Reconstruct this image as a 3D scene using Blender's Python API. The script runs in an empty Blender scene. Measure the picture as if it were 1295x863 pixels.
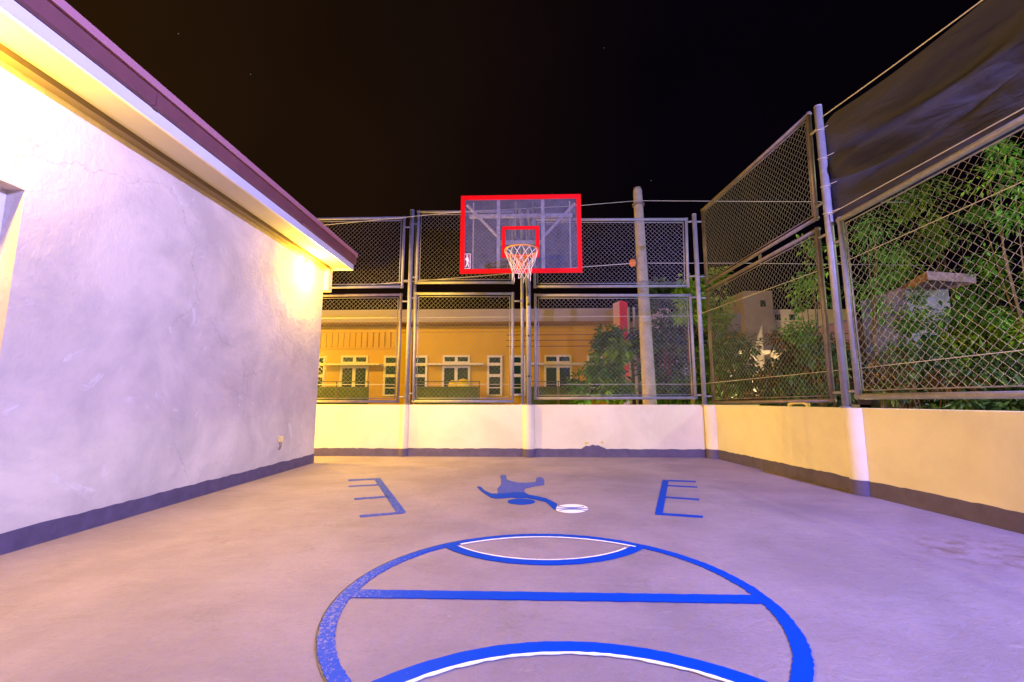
import bpy, bmesh, math, random
from mathutils import Vector, Matrix
random.seed(7)
S = bpy.context.scene
COL = S.collection

# ------------------------------------------------------------------ camera
F_PX, PITCH, YAW, EYE = 564.6, .1311, -.033, .95
cam_d = bpy.data.cameras.new('camera'); cam = bpy.data.objects.new('camera', cam_d); COL.objects.link(cam)
cam_d.sensor_width = 36; cam_d.lens = F_PX/1295*36; cam_d.clip_start = .05; cam_d.clip_end = 3000
cF = Vector((math.sin(YAW)*math.cos(PITCH), math.cos(YAW)*math.cos(PITCH), math.sin(PITCH)))
cR = Vector((math.cos(YAW), -math.sin(YAW), 0)); cU = cR.cross(cF)
cam.matrix_world = Matrix(((cR.x, cU.x, -cF.x, 0), (cR.y, cU.y, -cF.y, 0), (cR.z, cU.z, -cF.z, EYE), (0, 0, 0, 1)))
S.camera = cam
S.render.resolution_x, S.render.resolution_y = 1024, 682

# ------------------------------------------------------------------ world: night sky with a town glow on the left
W = bpy.data.worlds.new('World'); S.world = W; W.use_nodes = True
nt = W.node_tree; nt.nodes.clear()
def N(t, nt=nt, **k):
    n = nt.nodes.new(t)
    for a, b in k.items(): setattr(n, a, b)
    return n
o = N('ShaderNodeOutputWorld'); bg = N('ShaderNodeBackground'); tc = N('ShaderNodeTexCoord'); sep = N('ShaderNodeSeparateXYZ')
nt.links.new(tc.outputs['Generated'], sep.inputs[0])
cr = N('ShaderNodeValToRGB'); mr = N('ShaderNodeMapRange')
mr.inputs[1].default_value = -.75; mr.inputs[2].default_value = .25
nt.links.new(sep.outputs[0], mr.inputs[0]); nt.links.new(mr.outputs[0], cr.inputs[0])
cr.color_ramp.elements[0].color = (.020, .0085, .0022, 1); cr.color_ramp.elements[1].color = (.0017, .0010, .0028, 1)
e = cr.color_ramp.elements.new(.5); e.color = (.0085, .0038, .0020, 1)
nz = N('ShaderNodeTexNoise'); nz.inputs['Scale'].default_value = 2.2; nz.inputs['Detail'].default_value = 4
nt.links.new(tc.outputs['Generated'], nz.inputs['Vector'])
mm = N('ShaderNodeMapRange'); mm.inputs[1].default_value = .3; mm.inputs[2].default_value = .7; mm.inputs[3].default_value = .75; mm.inputs[4].default_value = 1.2
nt.links.new(nz.outputs[0], mm.inputs[0])
mul = N('ShaderNodeVectorMath', operation='SCALE'); nt.links.new(cr.outputs[0], mul.inputs[0]); nt.links.new(mm.outputs[0], mul.inputs['Scale'])
vo = N('ShaderNodeTexVoronoi'); vo.inputs['Scale'].default_value = 26
nt.links.new(tc.outputs['Generated'], vo.inputs['Vector'])
st = N('ShaderNodeMath', operation='LESS_THAN'); st.inputs[1].default_value = .022; nt.links.new(vo.outputs['Distance'], st.inputs[0])
sc = N('ShaderNodeMath', operation='MULTIPLY'); sc.inputs[1].default_value = .10; nt.links.new(st.outputs[0], sc.inputs[0])
ad = N('ShaderNodeVectorMath', operation='ADD'); nt.links.new(mul.outputs[0], ad.inputs[0]); nt.links.new(sc.outputs[0], ad.inputs[1])
nt.links.new(ad.outputs[0], bg.inputs[0]); nt.links.new(bg.outputs[0], o.inputs[0])
bg.inputs[1].default_value = 1.0
S.view_settings.view_transform = 'Standard'; S.view_settings.look = 'None'; S.view_settings.gamma = 1
S.view_settings.exposure = 0; S.view_settings.use_curve_mapping = False
S.render.engine = 'CYCLES'

# light power and colour (each lamp is built with its own fixture further down)
COOL = (.40, .37, 1.0); WARM = (1.0, .60, .045); SODIUM = (1.0, .55, .03)
P_FLOOD, P_WALL_FAR, P_WALL_NEAR, P_ALLEY, P_STREET = 5700, 480, 540, 560, 2300

# ------------------------------------------------------------------ helpers
RAD = math.radians
def ray(x, y): return cR*((x-647.5)/F_PX) - cU*((y-431.5)/F_PX) + cF
EYEV = Vector((0, 0, EYE))
def gnd(x, y, z=0): r = ray(x, y); return EYEV + r*((z-EYE)/r.z)
def at(x, y, Y): r = ray(x, y); return EYEV + r*(Y/r.y)

def mat(name, col, rough=.7, metal=0., spec=.4, vary=0., scale=6., bump=0., bscale=60., col2=None, detail=6, wave=None):
    m = bpy.data.materials.new(name); m.use_nodes = True; t = m.node_tree
    b = t.nodes['Principled BSDF']; b.inputs['Roughness'].default_value = rough; b.inputs['Metallic'].default_value = metal
    b.inputs['Specular IOR Level'].default_value = spec
    b.inputs['Base Color'].default_value = (*col, 1)
    g = t.nodes.new('ShaderNodeNewGeometry')
    if vary or col2:
        n = t.nodes.new('ShaderNodeTexNoise'); n.inputs['Scale'].default_value = scale; n.inputs['Detail'].default_value = detail
        n.inputs['Roughness'].default_value = .62
        t.links.new(g.outputs['Position'], n.inputs['Vector'])
        r = t.nodes.new('ShaderNodeValToRGB'); r.color_ramp.elements[0].position = .33; r.color_ramp.elements[1].position = .68
        c2 = col2 if col2 else tuple(c*(1-vary) for c in col)
        r.color_ramp.elements[0].color = (*c2, 1); r.color_ramp.elements[1].color = (*col, 1)
        t.links.new(n.outputs[0], r.inputs[0]); t.links.new(r.outputs[0], b.inputs['Base Color'])
    if bump:
        n2 = t.nodes.new('ShaderNodeTexNoise'); n2.inputs['Scale'].default_value = bscale; n2.inputs['Detail'].default_value = 5
        t.links.new(g.outputs['Position'], n2.inputs['Vector'])
        bp = t.nodes.new('ShaderNodeBump'); bp.inputs['Strength'].default_value = bump; bp.inputs['Distance'].default_value = .01
        t.links.new(n2.outputs[0], bp.inputs['Height']); t.links.new(bp.outputs[0], b.inputs['Normal'])
    return m

class MB:
    def __init__(s): s.v = []; s.f = []
    def face(s, pts):
        i = len(s.v); s.v += [Vector(p) for p in pts]; s.f.append(tuple(range(i, i+len(pts))))
    def box(s, a, b, rot=None, c=None):
        x0, y0, z0 = (min(a[i], b[i]) for i in range(3)); x1, y1, z1 = (max(a[i], b[i]) for i in range(3))
        P = [Vector(p) for p in ((x0,y0,z0),(x1,y0,z0),(x1,y1,z0),(x0,y1,z0),(x0,y0,z1),(x1,y0,z1),(x1,y1,z1),(x0,y1,z1))]
        if rot is not None:
            c = Vector(c) if c is not None else Vector(((x0+x1)/2, (y0+y1)/2, (z0+z1)/2))
            M = Matrix.Rotation(rot, 3, 'Z'); P = [M @ (p-c) + c for p in P]
        i = len(s.v); s.v += P
        s.f += [tuple(i+k for k in q) for q in ((0,3,2,1),(4,5,6,7),(0,1,5,4),(1,2,6,5),(2,3,7,6),(3,0,4,7))]
        return s
    def obox(s, o_, ax, ay, az):   # oriented box from a corner and three edge vectors
        o_ = Vector(o_); ax, ay, az = Vector(ax), Vector(ay), Vector(az)
        P = [o_, o_+ax, o_+ax+ay, o_+ay, o_+az, o_+ax+az, o_+ax+ay+az, o_+ay+az]
        i = len(s.v); s.v += P
        s.f += [tuple(i+k for k in q) for q in ((0,3,2,1),(4,5,6,7),(0,1,5,4),(1,2,6,5),(2,3,7,6),(3,0,4,7))]
        return s
    def tube(s, pts, r, n=10, cap=True, up=None):
        pts = [Vector(p) for p in pts]; rs = r if isinstance(r, (list, tuple)) else [r]*len(pts)
        i0 = len(s.v); m = len(pts)
        prev = None
        for k, p in enumerate(pts):
            d = (pts[min(k+1, m-1)] - pts[max(k-1, 0)]).normalized()
            if prev is None:
                u = up if up is not None else (Vector((0, 0, 1)) if abs(d.z) < .9 else Vector((1, 0, 0)))
            else: u = prev
            a = (u - d*u.dot(d)).normalized(); b = d.cross(a); prev = a
            for j in range(n):
                t = 2*math.pi*(j+.5)/n
                s.v.append(p + (a*math.cos(t) + b*math.sin(t))*rs[k])
        for k in range(m-1):
            for j in range(n):
                q = (j+1) % n
                s.f.append((i0+k*n+j, i0+k*n+q, i0+(k+1)*n+q, i0+(k+1)*n+j))
        if cap:
            s.f.append(tuple(i0+j for j in reversed(range(n)))); s.f.append(tuple(i0+(m-1)*n+j for j in range(n)))
        return s
    def prism(s, poly, z0, z1):
        n = len(poly); i = len(s.v)
        s.v += [Vector((p[0], p[1], z0)) for p in poly] + [Vector((p[0], p[1], z1)) for p in poly]
        s.f.append(tuple(i+n+k for k in range(n))); s.f.append(tuple(i+k for k in reversed(range(n))))
        for k in range(n): q = (k+1) % n; s.f.append((i+k, i+q, i+n+q, i+n+k))
        return s
    def strip(s, left, right, z, th=.003):  # thick painted strip between two ground polylines
        n = len(left); i = len(s.v)
        for zz in (z, z-th):
            s.v += [Vector((p[0], p[1], zz)) for p in left] + [Vector((p[0], p[1], zz)) for p in right]
        for k in range(n-1):
            s.f.append((i+k, i+k+1, i+n+k+1, i+n+k))
            s.f.append((i+k, i+2*n+k, i+2*n+k+1, i+k+1)); s.f.append((i+n+k+1, i+3*n+k+1, i+3*n+k, i+n+k))
        return s
    def build(s, name, m, parent=None, smooth=False, bevel=0.):
        off = Vector((0, 0, 0))
        if parent is not None: off = Vector(parent.get('_o', (0, 0, 0)))
        me = bpy.data.meshes.new(name); me.from_pydata([v-off for v in s.v], [], s.f); me.update()
        if bevel: 
            pass
        me.materials.append(m)
        ob = bpy.data.objects.new(name, me); COL.objects.link(ob)
        bm = bmesh.new(); bm.from_mesh(me); bmesh.ops.recalc_face_normals(bm, faces=bm.faces); bm.to_mesh(me); bm.free()
        if smooth:
            for p in me.polygons: p.use_smooth = True
        if bevel:
            bv = ob.modifiers.new('bevel', 'BEVEL'); bv.width = bevel; bv.segments = 2; bv.limit_method = 'ANGLE'
        ob['_o'] = tuple(off)
        if parent is not None: ob.parent = parent
        return ob
def tag(o_, label, cat, group=None, kind=None):
    if kind: o_['kind'] = kind
    if label: o_['label'] = label
    if cat: o_['category'] = cat
    if group: o_['group'] = group
    return o_
def thing(name, loc, label, cat, group=None):
    e_ = bpy.data.objects.new(name, None); e_.empty_display_size = .1; COL.objects.link(e_); e_.location = loc
    e_['_o'] = tuple(loc); return tag(e_, label, cat, group)
def struct(o_): o_['kind'] = 'structure'; return o_
def jit(a): return random.uniform(-a, a)

# ------------------------------------------------------------------ materials
def plaster_mat(name, base, dark, blotch=.9, bump=.25, streak=True, pale=(.86, .84, .82)):
    m = bpy.data.materials.new(name); m.use_nodes = True; t = m.node_tree; L = t.links.new
    b = t.nodes['Principled BSDF']; b.inputs['Roughness'].default_value = .75; b.inputs['Specular IOR Level'].default_value = .075
    g = t.nodes.new('ShaderNodeNewGeometry')
    def noise(sc_, det, rg=.6, dist=0):
        n = t.nodes.new('ShaderNodeTexNoise'); n.inputs['Scale'].default_value = sc_; n.inputs['Detail'].default_value = det
        n.inputs['Roughness'].default_value = rg; n.inputs['Distortion'].default_value = dist; L(g.outputs['Position'], n.inputs['Vector']); return n
    n1 = noise(1.1, 8, .62, .4); r1 = t.nodes.new('ShaderNodeValToRGB'); r1.color_ramp.elements[0].position = .36; r1.color_ramp.elements[1].position = .62
    r1.color_ramp.elements[0].color = (*dark, 1); r1.color_ramp.elements[1].color = (*base, 1); L(n1.outputs[0], r1.inputs[0])
    n2 = noise(3.3, 10, .72, .9); r2 = t.nodes.new('ShaderNodeValToRGB'); r2.color_ramp.elements[0].position = .60; r2.color_ramp.elements[1].position = .67
    r2.color_ramp.elements[0].color = (0, 0, 0, 1); r2.color_ramp.elements[1].color = (blotch, blotch, blotch, 1); L(n2.outputs[0], r2.inputs[0])
    mx = t.nodes.new('ShaderNodeMixRGB'); L(r2.outputs[0], mx.inputs[0]); L(r1.outputs[0], mx.inputs[1]); mx.inputs[2].default_value = (*pale, 1)
    last = mx
    if streak:   # hairline cracks
        v = t.nodes.new('ShaderNodeTexVoronoi'); v.feature = 'DISTANCE_TO_EDGE'; v.inputs['Scale'].default_value = .75
        nd = noise(4, 6); vm = t.nodes.new('ShaderNodeVectorMath'); vm.operation = 'MULTIPLY_ADD'; vm.inputs[1].default_value = (.35, .35, .35)
        L(nd.outputs['Color'], vm.inputs[0]); L(g.outputs['Position'], vm.inputs[2]); L(vm.outputs[0], v.inputs['Vector'])
        lt = t.nodes.new('ShaderNodeMapRange'); lt.inputs[1].default_value = 0; lt.inputs[2].default_value = .006; lt.inputs[3].default_value = .5; lt.inputs[4].default_value = 0
        L(v.outputs['Distance'], lt.inputs[0])
        nm = noise(.9, 2); gt = t.nodes.new('ShaderNodeMapRange'); gt.inputs[1].default_value = .52; gt.inputs[2].default_value = .6; L(nm.outputs[0], gt.inputs[0])
        ml = t.nodes.new('ShaderNodeMath'); ml.operation = 'MULTIPLY'; L(lt.outputs[0], ml.inputs[0]); L(gt.outputs[0], ml.inputs[1])
        m3 = t.nodes.new('ShaderNodeMixRGB'); L(ml.outputs[0], m3.inputs[0]); L(mx.outputs[0], m3.inputs[1]); m3.inputs[2].default_value = (.3, .28, .27, 1); last = m3
    L(last.outputs[0], b.inputs['Base Color'])
    n4 = noise(5, 10, .7); bp = t.nodes.new('ShaderNodeBump'); bp.inputs['Strength'].default_value = bump; bp.inputs['Distance'].default_value = .03
    L(n4.outputs[0], bp.inputs['Height']); L(bp.outputs[0], b.inputs['Normal'])
    return m
M_house = plaster_mat('stained_plaster', (.73, .665, .56), (.52, .475, .425), .6, .5, pale=(.78,.76,.74))
M_cream = plaster_mat('cream_wall_paint', (.78, .71, .54), (.68, .61, .45), .14, .3, False)
M_skirt = mat('grey_skirting_paint', (.115, .092, .175), .6, vary=.3, scale=9, bump=.3, bscale=25)
M_white = mat('white_fascia_paint', (.78, .77, .78), .5, vary=.08, scale=3)
M_soffit = mat('soffit_paint', (.50, .46, .41), .7, vary=.1, scale=2)
M_frieze = mat('brown_frieze_shade', (.20, .15, .08), .6, vary=.15, scale=3)  # shade of the downward-facing trim is put into this brown
M_gutter = mat('maroon_gutter_metal', (.25, .095, .10), .45, metal=.15, vary=.18, scale=5)
M_gutlip = mat('maroon_gutter_lip', (.55, .24, .27), .45, metal=.15)
M_dark = mat('dark_gap', (.03, .025, .025), .8)
M_steel = mat('grey_painted_steel', (.28, .27, .33), .5, metal=.15, vary=.25, scale=14, bump=.12, bscale=90)
M_steel2 = mat('grey_brown_steel', (.22, .18, .20), .5, metal=.3, vary=.35, scale=10, bump=.1, bscale=80)
M_link = mat('galvanised_wire', (.43, .40, .44), .45, metal=.3)
M_wire = mat('steel_cable', (.55, .5, .45), .5, metal=.2)
M_red = mat('red_board_paint', (.80, .003, .006), .55, spec=.12, vary=.06, scale=20)
M_barwhite = mat('white_bracket_bar', (.85, .84, .88), .5, vary=.1, scale=20)
M_brace = mat('galvanised_brace', (.75, .72, .76), .5, vary=.2, scale=20)
M_rim = mat('orange_rim_paint', (.75, .30, .06), .45)
M_net = mat('net_cord', (.80, .72, .66), .85)
M_orange = mat('orange_bracket', (.75, .22, .04), .6, vary=.3, scale=30)
M_cloth = None
M_conc = mat('concrete_pole', (.36, .31, .28), .85, vary=.3, scale=9, bump=.4, bscale=30)
M_motel = mat('ochre_wall_paint', (.72, .46, .03), .8, vary=.08, scale=1.5)
M_motel_band = mat('grey_pink_roof_band', (.42, .36, .38), .8, vary=.1, scale=1)
M_trim = mat('white_window_trim', (.85, .83, .80), .6)
M_brown = mat('brown_shadow_tone', (.28, .16, .05), .8)  # shade colour for the eave line and the wire shadows
M_green = mat('green_balcony_panel', (.07, .13, .02), .5, vary=.3, scale=4)
M_rail = mat('dark_rail', (.10, .12, .08), .5)
M_yel = mat('yellow_plastic', (.9, .72, .02), .35)
M_purple = mat('lilac_sign_side', (.70, .42, .95), .6)
M_redsign = mat('red_sign_face', (.85, .003, .05), .5)
M_whitepole = mat('white_pole', (.6, .6, .68), .5)
M_peach = mat('peach_render', (.72, .58, .40), .85, vary=.15, scale=2)
M_pinkw = mat('pink_render', (.62, .40, .52), .85, vary=.2, scale=3)
M_greyw = mat('grey_render', (.40, .38, .46), .85, vary=.15, scale=2)
M_pvc = mat('cream_pvc', (.72, .58, .30), .4)
M_sock = mat('yellowed_socket', (.80, .68, .30), .5)
M_bark = mat('bark', (.17, .10, .055), .9, vary=.4, scale=12, bump=.5, bscale=30)
M_earth = mat('dark_earth', (.07, .06, .05), .95, vary=.4, scale=.8)
M_lens = mat('black_housing', (.04, .04, .045), .5)

def glass_dark():
    m = bpy.data.materials.new('dark_window_glass'); m.use_nodes = True; b = m.node_tree.nodes['Principled BSDF']
    b.inputs['Base Color'].default_value = (.012, .055, .045, 1); b.inputs['Roughness'].default_value = .28; b.inputs['Specular IOR Level'].default_value = .075; return m
M_glass = glass_dark()

def board_mat():
    m = bpy.data.materials.new('dusty_acrylic'); m.use_nodes = True; t = m.node_tree; t.nodes.clear(); L = t.links.new
    o_ = t.nodes.new('ShaderNodeOutputMaterial'); g = t.nodes.new('ShaderNodeNewGeometry')
    tr = t.nodes.new('ShaderNodeBsdfTransparent'); tr.inputs[0].default_value = (.9, .9, .95, 1)
    df = t.nodes.new('ShaderNodeBsdfDiffuse'); df.inputs[0].default_value = (.23, .23, .32, 1)
    gl = t.nodes.new('ShaderNodeBsdfGlossy'); gl.inputs['Roughness'].default_value = .08
    n = t.nodes.new('ShaderNodeTexNoise'); n.inputs['Scale'].default_value = 9; n.inputs['Detail'].default_value = 12; n.inputs['Roughness'].default_value = .75
    L(g.outputs['Position'], n.inputs['Vector'])
    mr_ = t.nodes.new('ShaderNodeMapRange'); mr_.inputs[1].default_value = .35; mr_.inputs[2].default_value = .72; mr_.inputs[3].default_value = .16; mr_.inputs[4].default_value = .46
    L(n.outputs[0], mr_.inputs[0])
    # scratches: stretched noise
    mp = t.nodes.new('ShaderNodeMapping'); mp.inputs['Scale'].default_value = (4, 4, .5); mp.inputs['Rotation'].default_value = (0, .5, 0)
    L(g.outputs['Position'], mp.inputs[0])
    n2 = t.nodes.new('ShaderNodeTexNoise'); n2.inputs['Scale'].default_value = 22; n2.inputs['Detail'].default_value = 6; L(mp.outputs[0], n2.inputs['Vector'])
    m2 = t.nodes.new('ShaderNodeMapRange'); m2.inputs[1].default_value = .66; m2.inputs[2].default_value = .72; m2.inputs[3].default_value = 0; m2.inputs[4].default_value = .3
    L(n2.outputs[0], m2.inputs[0])
    a = t.nodes.new('ShaderNodeMath'); a.operation = 'ADD'; L(mr_.outputs[0], a.inputs[0]); L(m2.outputs[0], a.inputs[1])
    x1 = t.nodes.new('ShaderNodeMixShader'); L(a.outputs[0], x1.inputs[0]); L(tr.outputs[0], x1.inputs[1]); L(df.outputs[0], x1.inputs[2])
    x2 = t.nodes.new('ShaderNodeMixShader'); x2.inputs[0].default_value = .06; L(x1.outputs[0], x2.inputs[1]); L(gl.outputs[0], x2.inputs[2])
    L(x2.outputs[0], o_.inputs[0]); return m
M_board = board_mat()

def cloth_mat():
    m = bpy.data.materials.new('black_shade_net'); m.use_nodes = True; t = m.node_tree; t.nodes.clear(); L = t.links.new
    o_ = t.nodes.new('ShaderNodeOutputMaterial'); tr = t.nodes.new('ShaderNodeBsdfTransparent')
    df = t.nodes.new('ShaderNodeBsdfPrincipled'); df.inputs['Base Color'].default_value = (.040, .038, .055, 1); df.inputs['Roughness'].default_value = .75; df.inputs['Specular IOR Level'].default_value = .15
    g = t.nodes.new('ShaderNodeNewGeometry'); mp = t.nodes.new('ShaderNodeMapping'); mp.inputs['Rotation'].default_value = (.35, 0, 0); mp.inputs['Scale'].default_value = (1, .7, 3.2); L(g.outputs['Position'], mp.inputs[0])
    nn = t.nodes.new('ShaderNodeTexNoise'); nn.inputs['Scale'].default_value = 2.6; nn.inputs['Detail'].default_value = 5; nn.inputs['Distortion'].default_value = .8; L(mp.outputs[0], nn.inputs['Vector'])
    bp = t.nodes.new('ShaderNodeBump'); bp.inputs['Strength'].default_value = .5; bp.inputs['Distance'].default_value = .10; L(nn.outputs[0], bp.inputs['Height']); L(bp.outputs[0], df.inputs['Normal'])
    x = t.nodes.new('ShaderNodeMixShader'); x.inputs[0].default_value = .93; L(tr.outputs[0], x.inputs[1]); L(df.outputs[0], x.inputs[2]); L(x.outputs[0], o_.inputs[0]); return m
M_cloth = cloth_mat()

def floor_mat():
    m = bpy.data.materials.new('painted_cement_floor'); m.use_nodes = True; t = m.node_tree; L = t.links.new
    b = t.nodes['Principled BSDF']; b.inputs['Specular IOR Level'].default_value = .3
    g = t.nodes.new('ShaderNodeNewGeometry')
    def noise(sc_, det, rg=.6, dist=0, src=None):
        n = t.nodes.new('ShaderNodeTexNoise'); n.inputs['Scale'].default_value = sc_; n.inputs['Detail'].default_value = det
        n.inputs['Roughness'].default_value = rg; n.inputs['Distortion'].default_value = dist; L(src or g.outputs['Position'], n.inputs['Vector']); return n
    n1 = noise(1.3, 9, .6, .3); r1 = t.nodes.new('ShaderNodeValToRGB'); r1.color_ramp.elements[0].position = .40; r1.color_ramp.elements[1].position = .60
    r1.color_ramp.elements[0].color = (.245, .198, .275, 1); r1.color_ramp.elements[1].color = (.305, .25, .345, 1); L(n1.outputs[0], r1.inputs[0])
    # pale trowel sweeps
    mp = t.nodes.new('ShaderNodeMapping'); mp.inputs['Scale'].default_value = (.6, 2.2, 1); mp.inputs['Rotation'].default_value = (0, 0, .45); L(g.outputs['Position'], mp.inputs[0])
    n2 = noise(3.5, 10, .7, 1.2, mp.outputs[0]); r2 = t.nodes.new('ShaderNodeMapRange'); r2.inputs[1].default_value = .57; r2.inputs[2].default_value = .78; r2.inputs[4].default_value = .75; L(n2.outputs[0], r2.inputs[0])
    mx = t.nodes.new('ShaderNodeMixRGB'); L(r2.outputs[0], mx.inputs[0]); L(r1.outputs[0], mx.inputs[1]); mx.inputs[2].default_value = (.365, .32, .40, 1)
    # fine dark speckle
    n3 = noise(38, 10, .78); r3 = t.nodes.new('ShaderNodeMapRange'); r3.inputs[1].default_value = .36; r3.inputs[2].default_value = .50; r3.inputs[3].default_value = .42; r3.inputs[4].default_value = 0; L(n3.outputs[0], r3.inputs[0])
    m2 = t.nodes.new('ShaderNodeMixRGB'); L(r3.outputs[0], m2.inputs[0]); L(mx.outputs[0], m2.inputs[1]); m2.inputs[2].default_value = (.20, .18, .17, 1)
    # brown stain by the right wall
    vs = t.nodes.new('ShaderNodeVectorMath'); vs.operation = 'DISTANCE'; cpt = gnd(1240, 697); vs.inputs[1].default_value = (cpt.x, cpt.y, 0)
    L(g.outputs['Position'], vs.inputs[0]); rs = t.nodes.new('ShaderNodeMapRange'); rs.inputs[1].default_value = .22; rs.inputs[2].default_value = .48; rs.inputs[3].default_value = 1; rs.inputs[4].default_value = 0; L(vs.outputs['Value'], rs.inputs[0])
    n5 = noise(7, 8, .7); r5 = t.nodes.new('ShaderNodeMapRange'); r5.inputs[1].default_value = .45; r5.inputs[2].default_value = .62; r5.inputs[4].default_value = .75; L(n5.outputs[0], r5.inputs[0])
    ms = t.nodes.new('ShaderNodeMath'); ms.operation = 'MULTIPLY'; L(rs.outputs[0], ms.inputs[0]); L(r5.outputs[0], ms.inputs[1])
    m3 = t.nodes.new('ShaderNodeMixRGB'); L(ms.outputs[0], m3.inputs[0]); L(m2.outputs[0], m3.inputs[1]); m3.inputs[2].default_value = (.15, .105, .085, 1)
    # pale scuffs and splashes
    mq = t.nodes.new('ShaderNodeMapping'); mq.inputs['Scale'].default_value = (1, 3.0, 1); mq.inputs['Rotation'].default_value = (0, 0, -.5); L(g.outputs['Position'], mq.inputs[0])
    n7 = noise(4.2, 12, .8, .6, mq.outputs[0]); r7 = t.nodes.new('ShaderNodeMapRange'); r7.inputs[1].default_value = .61; r7.inputs[2].default_value = .66; r7.inputs[4].default_value = .55; L(n7.outputs[0], r7.inputs[0])
    m4 = t.nodes.new('ShaderNodeMixRGB'); L(r7.outputs[0], m4.inputs[0]); L(m3.outputs[0], m4.inputs[1]); m4.inputs[2].default_value = (.42, .40, .42, 1)
    # dark foot marks
    n8 = noise(2.6, 11, .78, .5); r8 = t.nodes.new('ShaderNodeMapRange'); r8.inputs[1].default_value = .36; r8.inputs[2].default_value = .43; r8.inputs[3].default_value = .35; r8.inputs[4].default_value = 0; L(n8.outputs[0], r8.inputs[0])
    m5 = t.nodes.new('ShaderNodeMixRGB'); L(r8.outputs[0], m5.inputs[0]); L(m4.outputs[0], m5.inputs[1]); m5.inputs[2].default_value = (.17, .15, .16, 1)
    # hairline cracks
    v = t.nodes.new('ShaderNodeTexVoronoi'); v.feature = 'DISTANCE_TO_EDGE'; v.inputs['Scale'].default_value = .38
    nd = noise(3, 8, .7); vm = t.nodes.new('ShaderNodeVectorMath'); vm.operation = 'MULTIPLY_ADD'; vm.inputs[1].default_value = (.5, .5, .5)
    L(nd.outputs['Color'], vm.inputs[0]); L(g.outputs['Position'], vm.inputs[2]); L(vm.outputs[0], v.inputs['Vector'])
    lt = t.nodes.new('ShaderNodeMapRange'); lt.inputs[1].default_value = 0; lt.inputs[2].default_value = .0022; lt.inputs[3].default_value = .45; lt.inputs[4].default_value = 0; L(v.outputs['Distance'], lt.inputs[0])
    nm = noise(.8, 2); gt = t.nodes.new('ShaderNodeMapRange'); gt.inputs[1].default_value = .5; gt.inputs[2].default_value = .58; L(nm.outputs[0], gt.inputs[0])
    ml = t.nodes.new('ShaderNodeMath'); ml.operation = 'MULTIPLY'; L(lt.outputs[0], ml.inputs[0]); L(gt.outputs[0], ml.inputs[1])
    m6 = t.nodes.new('ShaderNodeMixRGB'); L(ml.outputs[0], m6.inputs[0]); L(m5.outputs[0], m6.inputs[1]); m6.inputs[2].default_value = (.10, .09, .09, 1)
    L(m6.outputs[0], b.inputs['Base Color'])
    rr = t.nodes.new('ShaderNodeMapRange'); rr.inputs[1].default_value = .3; rr.inputs[2].default_value = .7; rr.inputs[3].default_value = .5; rr.inputs[4].default_value = .75; L(n2.outputs[0], rr.inputs[0]); L(rr.outputs[0], b.inputs['Roughness'])
    n6 = noise(14, 12, .75); bp = t.nodes.new('ShaderNodeBump'); bp.inputs['Strength'].default_value = .9; bp.inputs['Distance'].default_value = .026
    L(n6.outputs[0], bp.inputs['Height']); L(bp.outputs[0], b.inputs['Normal']); return m
M_floor = floor_mat()

def paint_mat(name, col, wear=.42, left_wear=0., fade=0.):
    m = bpy.data.materials.new(name); m.use_nodes = True; t = m.node_tree; L = t.links.new
    b = t.nodes['Principled BSDF']; b.inputs['Roughness'].default_value = .55
    g = t.nodes.new('ShaderNodeNewGeometry')
    n = t.nodes.new('ShaderNodeTexNoise'); n.inputs['Scale'].default_value = 70; n.inputs['Detail'].default_value = 9; n.inputs['Roughness'].default_value = .75
    L(g.outputs['Position'], n.inputs['Vector'])
    sp = t.nodes.new('ShaderNodeSeparateXYZ'); L(g.outputs['Position'], sp.inputs[0])
    lw = t.nodes.new('ShaderNodeMapRange'); lw.inputs[1].default_value = -.3; lw.inputs[2].default_value = -.85; lw.inputs[3].default_value = 0; lw.inputs[4].default_value = left_wear; L(sp.outputs[0], lw.inputs[0])
    ad_ = t.nodes.new('ShaderNodeMath'); ad_.operation = 'SUBTRACT'; L(n.outputs[0], ad_.inputs[0]); L(lw.outputs[0], ad_.inputs[1])
    r = t.nodes.new('ShaderNodeMapRange'); r.inputs[1].default_value = wear-.06; r.inputs[2].default_value = wear; r.inputs[3].default_value = .6; r.inputs[4].default_value = fade; b.inputs['Specular IOR Level'].default_value = .07; L(ad_.outputs[0], r.inputs[0])
    mx = t.nodes.new('ShaderNodeMixRGB'); L(r.outputs[0], mx.inputs[0]); mx.inputs[1].default_value = (*col, 1); mx.inputs[2].default_value = (.30, .25, .32, 1)
    L(mx.outputs[0], b.inputs['Base Color']); return m
M_blue = paint_mat('blue_floor_paint', (.0005, .048, .46), .34, .15, 0)
M_bluef = paint_mat('faded_blue_floor_paint', (.006, .05, .46), .47, 0, .12)
M_wht = paint_mat('white_floor_paint', (.82, .82, .82), .36)
M_pencil = mat('pencil_line', (.12, .11, .11), .8)

# ------------------------------------------------------------------ setting: ground and court floor
def grid_sheet(x0, x1, y0, y1, z, m, name):
    b = MB(); b.face([(x0, y0, z), (x1, y0, z), (x1, y1, z), (x0, y1, z)]); return struct(b.build(name, m))
grid_sheet(-900, 900, -900, 900, -.06, M_earth, 'ground')
b = MB(); b.box((-7.5, -5, -.055), (4.6, 7.72, 0)); struct(b.build('court_floor', M_floor))

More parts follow.
